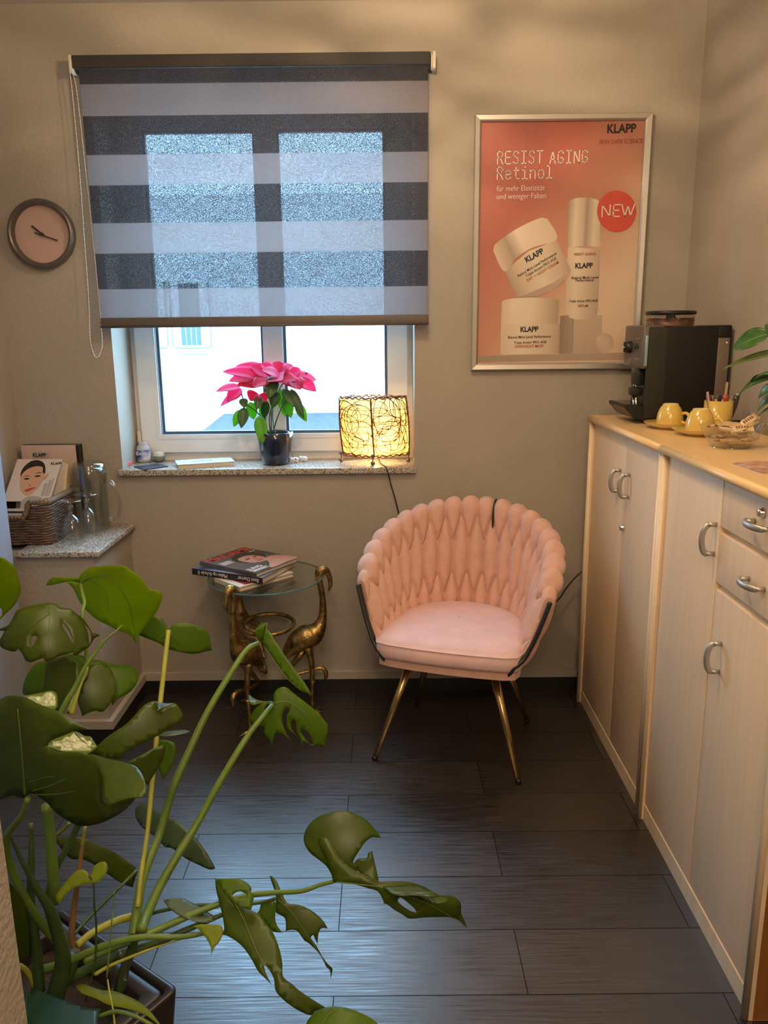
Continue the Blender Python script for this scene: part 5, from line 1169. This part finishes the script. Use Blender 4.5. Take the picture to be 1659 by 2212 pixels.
# leaves, back to front
leaf(I_, [(300, 1372), (318, 1340), (335, 1330), (352, 1338), (360, 1352), (364, 1362), (372, 1350), (388, 1345), (420, 1350), (446, 1361), (452, 1372), (458, 1405), (445, 1407), (425, 1412), (400, 1411), (372, 1404), (360, 1402), (345, 1390), (320, 1380)], lm['mid'], 1.60, .02, -.02, .015, ribs=[([(364, 1362), (376, 1376), (395, 1392)], .5), ([(362, 1362), (352, 1374), (340, 1382)], .5)])
leaf(A5, [(945, 395), (955, 350), (1010, 290), (1080, 255), (1220, 235), (1400, 228), (1500, 242), (1560, 290), (1650, 340), (1730, 440), (1780, 510), (1850, 525), (1935, 555), (1930, 640), (1880, 770), (1760, 920), (1660, 1060), (1640, 1085), (1625, 1160), (1600, 1120), (1560, 1060), (1500, 1030), (1420, 1010), (1280, 935), (1180, 890), (1100, 830), (1030, 760), (975, 690), (930, 620), (880, 510), (800, 430), (900, 425), (955, 450)], lm['young_backlit'], 1.48, -.03, .06, .02, ribs=[([(970, 440), (1050, 390), (1200, 370), (1400, 470), (1540, 700), (1620, 1080)], .6), ([(1020, 410), (1250, 340), (1560, 380)], .35), ([(1050, 400), (1250, 520), (1300, 760)], .35)],
     parts=[([(550, 468), (570, 420), (640, 372), (780, 376), (940, 380), (955, 405), (955, 440), (850, 418), (740, 435), (620, 462)], 1.46, 0, .1, .0)])
leaf(A5, [(-120, 130), (0, 130), (60, 150), (110, 185), (180, 250), (205, 300), (220, 400), (248, 480), (245, 560), (215, 620), (200, 660), (140, 740), (80, 790), (0, 870), (-120, 900)], lm['young_backlit'], 1.36, .05, .03, .01, holes=[[(-60, 730), (0, 728), (25, 760), (28, 800), (10, 840), (-60, 850)]])
leaf(A5, [(285, 1770), (275, 1690), (310, 1570), (400, 1430), (480, 1385), (600, 1370), (700, 1330), (800, 1300), (880, 1290), (960, 1300), (1020, 1320), (1060, 1350), (1180, 1360), (1320, 1400), (1440, 1420), (1530, 1418), (1600, 1450), (1650, 1530), (1640, 1620), (1600, 1690), (1530, 1760), (1400, 1830), (1350, 1905), (1330, 1870), (1330, 1780), (1300, 1650), (1100, 1560), (950, 1560), (900, 1640), (700, 1760), (480, 1790)], lm['mid'], 1.42, 0, -.04, .02, ribs=[([(1000, 1440), (1200, 1480), (1400, 1600), (1350, 1880)], .5)])
leaf(A5, [(1060, 1440), (1130, 1410), (1230, 1400), (1310, 1450), (1360, 1550), (1385, 1680), (1370, 1760), (1330, 1860), (1260, 1950), (1210, 1980), (1140, 1965), (1060, 1990), (980, 2030), (970, 1980), (930, 1850), (960, 1700), (1010, 1560)], lm['dark'], 1.36, .03, -.04, .02)
leaf(A5, [(560, 1400), (650, 1350), (760, 1320), (850, 1340), (920, 1390), (945, 1450), (940, 1600), (890, 1720), (800, 1870), (720, 1960), (660, 1960), (600, 1800), (520, 1760), (540, 1560)], lm['dark'], 1.33, -.02, -.03, .02)
leaf(A5, [(10, 1200), (60, 1230), (140, 1258), (195, 1250), (215, 1225), (250, 1260), (285, 1320), (310, 1365), (370, 1385), (440, 1360), (520, 1330), (545, 1375), (600, 1370), (700, 1320), (800, 1290), (870, 1265), (880, 1300), (920, 1300), (1000, 1240), (1070, 1195), (1060, 1140), (1050, 1040), (1020, 960), (960, 870), (905, 800), (830, 745), (740, 735), (640, 680), (560, 682), (450, 695), (340, 720), (205, 770), (160, 850), (120, 920), (60, 1010), (10, 1100), (-10, 1140)], lm['dark'], 1.28, .02, -.05, .03, holes=[[(365, 1100), (400, 1070), (440, 1072), (440, 1110), (400, 1180), (375, 1210), (365, 1150)], [(740, 912), (770, 930), (830, 1020), (870, 1120), (850, 1130), (800, 1050), (745, 960)]],
     ribs=[([(610, 700), (590, 900), (580, 1350)], .6), ([(600, 800), (450, 900), (250, 1060)], .35)],
     parts=[([(910, 800), (1000, 870), (1060, 960), (1108, 1040), (1140, 1035), (1195, 1065), (1130, 1095), (1100, 1140), (1070, 1195), (1090, 1110), (1080, 1020), (1010, 930)], 1.27, .05, 0, 0)])
leaf(A5, [(-60, 1010), (0, 985), (70, 955), (120, 930), (80, 1000), (0, 1008)], lm['dark'], 1.30, 0, 0, 0)
leaf(G6, [(1010, 180), (1025, 145), (1070, 125), (1120, 145), (1200, 190), (1330, 265), (1440, 360), (1530, 470), (1600, 590), (1605, 612), (1560, 615), (1480, 580), (1380, 530), (1290, 460), (1230, 445), (1160, 370), (1070, 310), (1020, 240)], lm['pale'], 1.52, -.02, -.05, .015, ribs=[([(1230, 445), (1280, 370), (1325, 265)], .6)])
leaf(G6, [(400, 375), (480, 380), (560, 370), (640, 385), (720, 430), (860, 490), (960, 560), (1025, 615), (1010, 680), (990, 750), (900, 715), (790, 640), (700, 580), (620, 540), (540, 540), (490, 500), (440, 440)], lm['dark'], 1.40, .03, -.03, .015)
leaf(B5, [(770, 580), (850, 500), (930, 430), (1050, 350), (1130, 280), (1190, 210), (1260, 150), (1330, 135), (1345, 175), (1345, 220), (1400, 190), (1500, 160), (1530, 195), (1565, 265), (1530, 320), (1440, 370), (1330, 440), (1180, 510), (1060, 570), (1030, 620), (920, 615)], lm['dark'], 1.20, .02, -.03, .01, parts=[([(1330, 138), (1360, 150), (1420, 158), (1495, 155), (1440, 180), (1390, 195), (1345, 222)], 1.205, 0, -.3, 0)])
leaf(B5, [(1340, 432), (1390, 405), (1480, 390), (1580, 383), (1620, 395), (1600, 408), (1500, 430), (1400, 438)], lm['pale'], 1.33, 0, -.3, 0)
leaf(B5, [(1360, 470), (1420, 470), (1480, 490), (1500, 530), (1490, 620), (1450, 720), (1395, 805), (1370, 750), (1345, 700), (1340, 600)], lm['mid'], 1.36, 0, -.03, 0)
leaf(B5, [(1080, 660), (1200, 600), (1300, 545), (1400, 505), (1412, 530), (1390, 630), (1340, 720), (1260, 850), (1220, 800), (1190, 720)], lm['dark'], 1.16, .03, 0, .01)
leaf(B5, [(200, 95), (330, 70), (440, 50), (480, 75), (490, 120), (480, 200), (390, 210), (300, 170)], lm['gloss'], 1.13, (.62, -.40, 1.22))
leaf(B5, [(400, 530), (430, 470), (520, 440), (610, 400), (660, 400), (720, 435), (770, 440), (800, 480), (830, 525), (760, 580), (640, 580), (500, 560)], lm['gloss'], 1.13, (.62, -.40, 1.22), ribs=[([(640, 405), (690, 460), (740, 500)], .4)])
leaf(B5, [(-120, 180), (0, 125), (60, 92), (180, 92), (240, 115), (340, 165), (450, 205), (560, 260), (660, 325), (745, 378), (640, 390), (540, 430), (440, 470), (395, 515), (430, 545), (520, 570), (650, 572), (740, 585), (800, 640), (840, 700), (870, 800), (880, 980), (930, 1010), (1040, 980), (1170, 950), (1120, 1010), (1060, 1070), (960, 1130), (860, 1175), (740, 1200), (650, 1190), (540, 1130), (460, 1070), (400, 1000), (330, 950), (265, 920), (200, 960), (110, 940), (0, 975), (-120, 1000)], lm['dark'], 1.06, -.01, .015, .012,
     ribs=[([(215, 930), (205, 800), (180, 500), (150, 200)], 1.0), ([(270, 905), (420, 860), (560, 800)], .45), ([(275, 935), (480, 930), (640, 905)], .45), ([(230, 830), (380, 790), (470, 780)], .35)],
     parts=[([(745, 585), (830, 600), (930, 630), (1060, 660), (1150, 690), (1200, 740), (1240, 830), (1245, 910), (1210, 955), (1100, 965), (1000, 1000), (930, 1020), (890, 960), (880, 860), (855, 740), (810, 650)], 1.015, -.04, -.10, .03)])
leaf(F5, [(225, 345), (220, 280), (270, 215), (340, 175), (395, 180), (412, 200), (395, 225), (405, 290), (460, 340), (500, 430), (560, 510), (680, 690), (780, 830), (900, 990), (1000, 1140), (1045, 1225), (1042, 1275), (1000, 1230), (920, 1200), (820, 1130), (700, 1000), (600, 870), (520, 760), (440, 640), (380, 550), (330, 480), (260, 430)], lm['mid'], 1.62, -.02, -.05, .01, ribs=[([(400, 290), (520, 500), (760, 850), (1040, 1240)], .6), ([(360, 540), (520, 770), (720, 1030), (920, 1200)], .5)],
     parts=[([(230, 350), (230, 285), (290, 230), (380, 200), (350, 330), (330, 430), (265, 435)], 1.60, .1, 0, 0)])
leaf(F5, [(495, 1360), (490, 1260), (530, 1180), (590, 1140), (640, 1130), (700, 1150), (770, 1210), (900, 1310), (1040, 1420), (1120, 1490), (1200, 1570), (1290, 1680), (1308, 1740), (1290, 1850), (1260, 2000), (1215, 2030), (1170, 2000), (1060, 2010), (1020, 1980), (950, 1965), (895, 2005), (900, 1960), (880, 1870), (820, 1850), (710, 1760), (685, 1640), (690, 1560), (730, 1480), (700, 1440), (655, 1470), (620, 1560), (620, 1650), (660, 1780), (700, 1860), (760, 1945), (690, 1880), (600, 1830), (510, 1810), (490, 1900), (462, 2010), (440, 1950), (350, 1820), (350, 1740), (300, 1720), (210, 1690), (140, 1620), (150, 1560), (200, 1480), (280, 1400), (350, 1350), (410, 1355), (470, 1390)], lm['mid'], 1.56, .01, -.03, .012,
     holes=[[(750, 1660), (770, 1625), (810, 1630), (830, 1690), (830, 1780), (870, 1870), (800, 1830), (755, 1740)], [(890, 1790), (920, 1755), (980, 1790), (1050, 1880), (1080, 1990), (1040, 1990), (960, 1900)], [(365, 1450), (410, 1390), (430, 1400), (390, 1500), (355, 1540)]],
     ribs=[([(500, 1380), (700, 1360), (900, 1480), (1100, 1750), (1240, 2010)], .6), ([(740, 1370), (840, 1560), (840, 1680)], .35)],
     parts=[([(115, 1275), (130, 1250), (160, 1280), (240, 1330), (350, 1350), (480, 1350), (490, 1385), (400, 1355), (320, 1365), (230, 1395), (160, 1395), (120, 1350)], 1.55, 0, -.35, 0)])
leaf(E5, [(350, 755), (330, 690), (280, 610), (200, 545), (130, 490), (85, 420), (70, 350), (85, 290), (130, 210), (240, 130), (350, 95), (440, 92), (540, 115), (640, 165), (700, 220), (760, 290), (800, 345), (760, 345), (710, 345), (650, 390), (600, 460), (550, 540), (535, 580), (560, 590), (590, 620), (560, 680), (460, 740), (400, 760)], lm['dark'], 1.40, .0, -.05, .02, ribs=[([(370, 750), (430, 600), (450, 430), (520, 250)], .35)])
leaf(E5, [(545, 595), (590, 540), (630, 545), (670, 530), (680, 490), (715, 470), (735, 560), (755, 640), (778, 755), (720, 760), (600, 680)], lm['dark'], 1.43, .0, -.08, .0)
leaf(E5, [(355, 765), (340, 700), (290, 560), (240, 460), (210, 380), (225, 345), (270, 342), (310, 370), (360, 450), (420, 550), (500, 620), (600, 680), (700, 720), (780, 760), (900, 760), (1050, 765), (1150, 790), (1250, 840), (1330, 890), (1430, 890), (1490, 905), (1550, 965), (1555, 1060), (1590, 1140), (1607, 1200), (1560, 1150), (1490, 1105), (1380, 1095), (1200, 1100), (1065, 1110), (1000, 1070), (930, 1030), (870, 985), (835, 965), (830, 985), (820, 940), (770, 855), (680, 825), (560, 790), (430, 772)], lm['dark'], 1.345, .01, -.04, .012, holes=[[(965, 920), (990, 915), (1040, 950), (1110, 1010), (1135, 1055), (1080, 1040), (1000, 990), (960, 950)]], ribs=[([(380, 765), (600, 790), (800, 815), (1000, 880), (1300, 1000), (1590, 1180)], .6)],
     parts=[([(790, 765), (900, 760), (1050, 765), (1200, 810), (1350, 895), (1240, 905), (1100, 890), (1000, 895), (880, 870)], 1.325, 0, -.25, .0), ([(1110, 892), (1240, 903), (1350, 898), (1450, 915), (1420, 955), (1340, 968), (1240, 955), (1170, 930)], 1.315, 0, -.25, .0)])
leaf(D5, [(590, 135), (610, 135), (650, 175), (690, 260), (750, 375), (850, 390), (960, 440), (1050, 510), (1100, 580), (1112, 605), (1060, 600), (1030, 640), (1020, 745), (1000, 700), (980, 660), (960, 690), (1010, 760), (1060, 850), (1110, 920), (1152, 960), (1150, 1000), (1138, 1050), (1135, 990), (1125, 965), (1095, 945), (1060, 860), (1000, 790), (940, 735), (900, 710), (830, 620), (735, 625), (730, 515), (660, 470), (640, 440), (650, 330), (620, 220)], lm['dark'], 1.30, .0, -.04, .015, ribs=[([(640, 330), (760, 430), (900, 620), (1140, 1000)], .5)])
leaf(D5, [(500, 440), (520, 360), (560, 345), (640, 365), (650, 430), (640, 480), (650, 560), (700, 630), (740, 625), (700, 640), (620, 630), (560, 560), (480, 470)], lm['mid'], 1.31, .0, -.04, .0)
leaf(D5, [(118, 158), (250, 155), (330, 165), (400, 205), (430, 250), (420, 280), (450, 300), (440, 380), (425, 440), (300, 400), (230, 330), (160, 240)], lm['mid'], 1.20, .0, -.05, .01, holes=[[(255, 310), (290, 280), (330, 272), (370, 290), (392, 312), (350, 318), (290, 322)]])
leaf(D5, [(104, 148), (120, 165), (200, 280), (290, 380), (420, 440), (500, 480), (560, 560), (620, 640), (660, 730), (690, 830), (705, 920), (712, 1035), (790, 1100), (850, 1155), (960, 1230), (1090, 1312), (1000, 1345), (960, 1382), (860, 1345), (760, 1280), (680, 1210), (640, 1150), (630, 1060), (590, 980), (540, 930), (555, 1000), (610, 1110), (550, 1050), (490, 990), (440, 900), (390, 820), (340, 760), (280, 710), (200, 665), (160, 660), (185, 610), (170, 500), (140, 370), (110, 250)], lm['dark'], 1.16, .0, -.06, .01, ribs=[([(115, 165), (250, 340), (350, 510), (430, 700), (510, 880), (600, 980)], .7)])
leaf(D5, [(920, 1475), (960, 1395), (1020, 1340), (1100, 1312), (1200, 1305), (1290, 1320), (1400, 1360), (1500, 1410), (1570, 1475), (1560, 1560), (1300, 1640), (1000, 1600)], lm['mid'], 1.0, .0, -.06, .02, ribs=[([(1060, 1475), (1120, 1380), (1210, 1318)], .4)])
leaf(G6, [(1220, 848), (1330, 820), (1400, 845), (1480, 890), (1540, 930), (1590, 960), (1595, 1000), (1540, 1015), (1440, 1000), (1350, 965), (1270, 910)], lm['pale'], 1.25, .02, -.1, .0)
leaf(G6, [(1440, 1040), (1500, 1025), (1580, 1030), (1650, 1035), (1665, 1090), (1640, 1150), (1600, 1200), (1575, 1255), (1575, 1200), (1540, 1130), (1490, 1070)], lm['lime'], 1.14, .0, -.05, .0)
leaf(C5, [(620, 790), (680, 700), (760, 600), (840, 520), (920, 505), (970, 540), (985, 575), (1010, 560), (1040, 470), (1090, 430), (1150, 415), (1185, 445), (1190, 500), (1160, 570), (1100, 630), (1030, 660), (960, 665), (860, 690), (760, 750), (690, 830), (660, 880), (620, 850)], lm['lime'], 1.12, .0, -.04, .0)
leaf(C5, [(280, 1900), (340, 1850), (420, 1840), (520, 1880), (640, 1930), (800, 1990), (960, 2040), (1115, 2045), (1090, 2120), (1070, 2300), (280, 2300)], lm['teal'], 1.0, .0, -.12, .0)
leaf(C5, [(840, 1790), (900, 1770), (1000, 1800), (1120, 1840), (1260, 1850), (1400, 1900), (1520, 1960), (1640, 2050), (1760, 2200), (1800, 2270), (1640, 2130), (1500, 2070), (1350, 2030), (1200, 2000), (1060, 1930), (900, 1870)], lm['lime'], 1.06, .0, -.1, .0)
leaf(C5, [(100, 650), (140, 680), (220, 800), (280, 900), (320, 1040), (340, 1250), (340, 1480), (210, 1500), (170, 1200), (130, 900)], lm['dark'], 1.10, .1, 0, 0)

# petioles and stems
G_, Y_, D_, Br = st['green'], st['yellow'], st['dark'], st['brown']
stem(I_, [(286, 2035), (296, 1965), (306, 1905), (325, 1850), (345, 1800), (375, 1700), (412, 1615), (450, 1535), (498, 1455), (532, 1405), (557, 1390)], 1.20, 1.60, 26, 11, G_)
stem(I_, [(305, 2010), (318, 1975), (345, 1915), (385, 1845), (425, 1780), (480, 1680), (535, 1590), (570, 1545), (589, 1522)], 1.20, 1.56, 26, 10, G_)
stem(I_, [(297, 1960), (306, 1880), (318, 1800), (328, 1700), (338, 1600), (346, 1520), (355, 1440), (364, 1362)], 1.22, 1.60, 12, 11, Y_)
stem(A5, [(820, 1990), (880, 1800), (950, 1640), (1040, 1450), (985, 860), (1010, 680), (985, 560), (965, 450)], 1.28, 1.47, 10, 7, G_)
stem(A5, [(720, 2010), (800, 1850), (900, 1680), (1010, 1460), (1120, 1300), (1260, 1120), (1400, 1000), (1460, 940)], 1.24, 1.30, 15, 1.5, G_, 'leaf_spear')
stem(A5, [(860, 2000), (900, 1850), (960, 1680), (1050, 1440)], 1.235, 1.25, 13, 2, Y_, 'leaf_spear')
stem(I_, [(180, 2075), (230, 2052), (300, 2025), (360, 2000), (440, 1965), (520, 1938), (580, 1929), (650, 1925), (690, 1912), (722, 1904)], 1.16, 1.36, 22, 8, G_)
stem(I_, [(90, 2095), (140, 2080), (220, 2045), (300, 2025), (390, 2024), (445, 2015), (480, 2010)], 1.15, 1.16, 22, 8, G_)
stem(I_, [(110, 2140), (160, 2110), (240, 2070), (330, 2040), (400, 2010), (470, 1980), (520, 1960)], 1.18, 1.28, 30, 8, D_)
stem(I_, [(285, 1985), (360, 1965), (430, 1955), (500, 1955), (560, 1950), (600, 1940)], 1.28, 1.30, 9, 8, D_)
stem(I_, [(60, 1725), (48, 1760), (25, 1790), (14, 1815), (22, 1870), (60, 1950), (95, 2000), (130, 2040)], 1.05, 1.15, 14, 22, G_, ym=1.10)
stem(I_, [(100, 1740), (108, 1800), (112, 1860), (118, 1920), (120, 1945)], 1.12, 1.15, 24, 28, G_)
stem(I_, [(66, 1780), (68, 1850), (66, 1930), (72, 2000), (80, 2070), (84, 2140)], 1.13, 1.13, 12, 30, D_)
stem(I_, [(175, 1770), (145, 1830), (115, 1890), (100, 1940)], 1.18, 1.16, 16, 14, D_)
stem(I_, [(150, 1778), (128, 1800), (104, 1818)], 1.2, 1.2, 8, 8, G_)
stem(I_, [(20, 1800), (48, 1860), (80, 1920), (103, 1955), (115, 1985), (132, 2040), (136, 2080), (126, 2130), (112, 2175)], 1.09, 1.15, 6, 50, D_, ym=1.12)
stem(I_, [(184, 1788), (176, 1840), (170, 1890), (160, 1960), (155, 2030), (165, 2060)], 1.22, 1.2, 7, 19, Br)
stem(I_, [(184, 1786), (174, 1850), (169, 1885)], 1.218, 1.215, 8, 8, Y_)
stem(I_, [(166, 2042), (200, 2015), (250, 1990), (290, 1978)], 1.165, 1.25, 18, 18, Y_)
stem(I_, [(150, 2030), (190, 1985), (240, 1935), (296, 1880)], 1.22, 1.38, 9, 8, D_)
stem(I_, [(192, 1892), (202, 1910), (204, 1960), (208, 2000), (205, 2080), (190, 2140), (185, 2160)], 1.12, 1.15, 4, 6, D_)
stem(C5, [(1265, 740), (1255, 950), (1235, 1080), (1205, 1450), (1180, 1700)], 1.16, 1.12, 2.5, 4, G_, 'aerial_root')
stem(C5, [(1190, 1720), (1210, 1850), (1250, 2050), (1270, 2230)], 1.08, 1.02, 4, 5, Y_, 'aerial_root')
stem(I_, [(42, 2085), (60, 2100), (75, 2130), (88, 2150)], 1.12, 1.13, 12, 14, Y_)
stem(I_, [(205, 2105), (240, 2085), (300, 2060), (340, 2045), (420, 2020)], 1.13, 1.16, 10, 3, Y_)
stem(I_, [(215, 2195), (250, 2185), (290, 2195), (330, 2215)], 1.04, 1.02, 10, 9, G_)
stem(I_, [(100, 2170), (130, 2130), (150, 2090), (150, 2060)], 1.15, 1.16, 34, 40, D_, 'main_stem')
stem(I_, [(60, 2190), (75, 2150), (84, 2120)], 1.13, 1.13, 30, 26, D_, 'main_stem')
stem(I_, [(260, 2140), (270, 2090), (285, 2050), (290, 2020)], 1.2, 1.2, 26, 22, D_, 'main_stem')
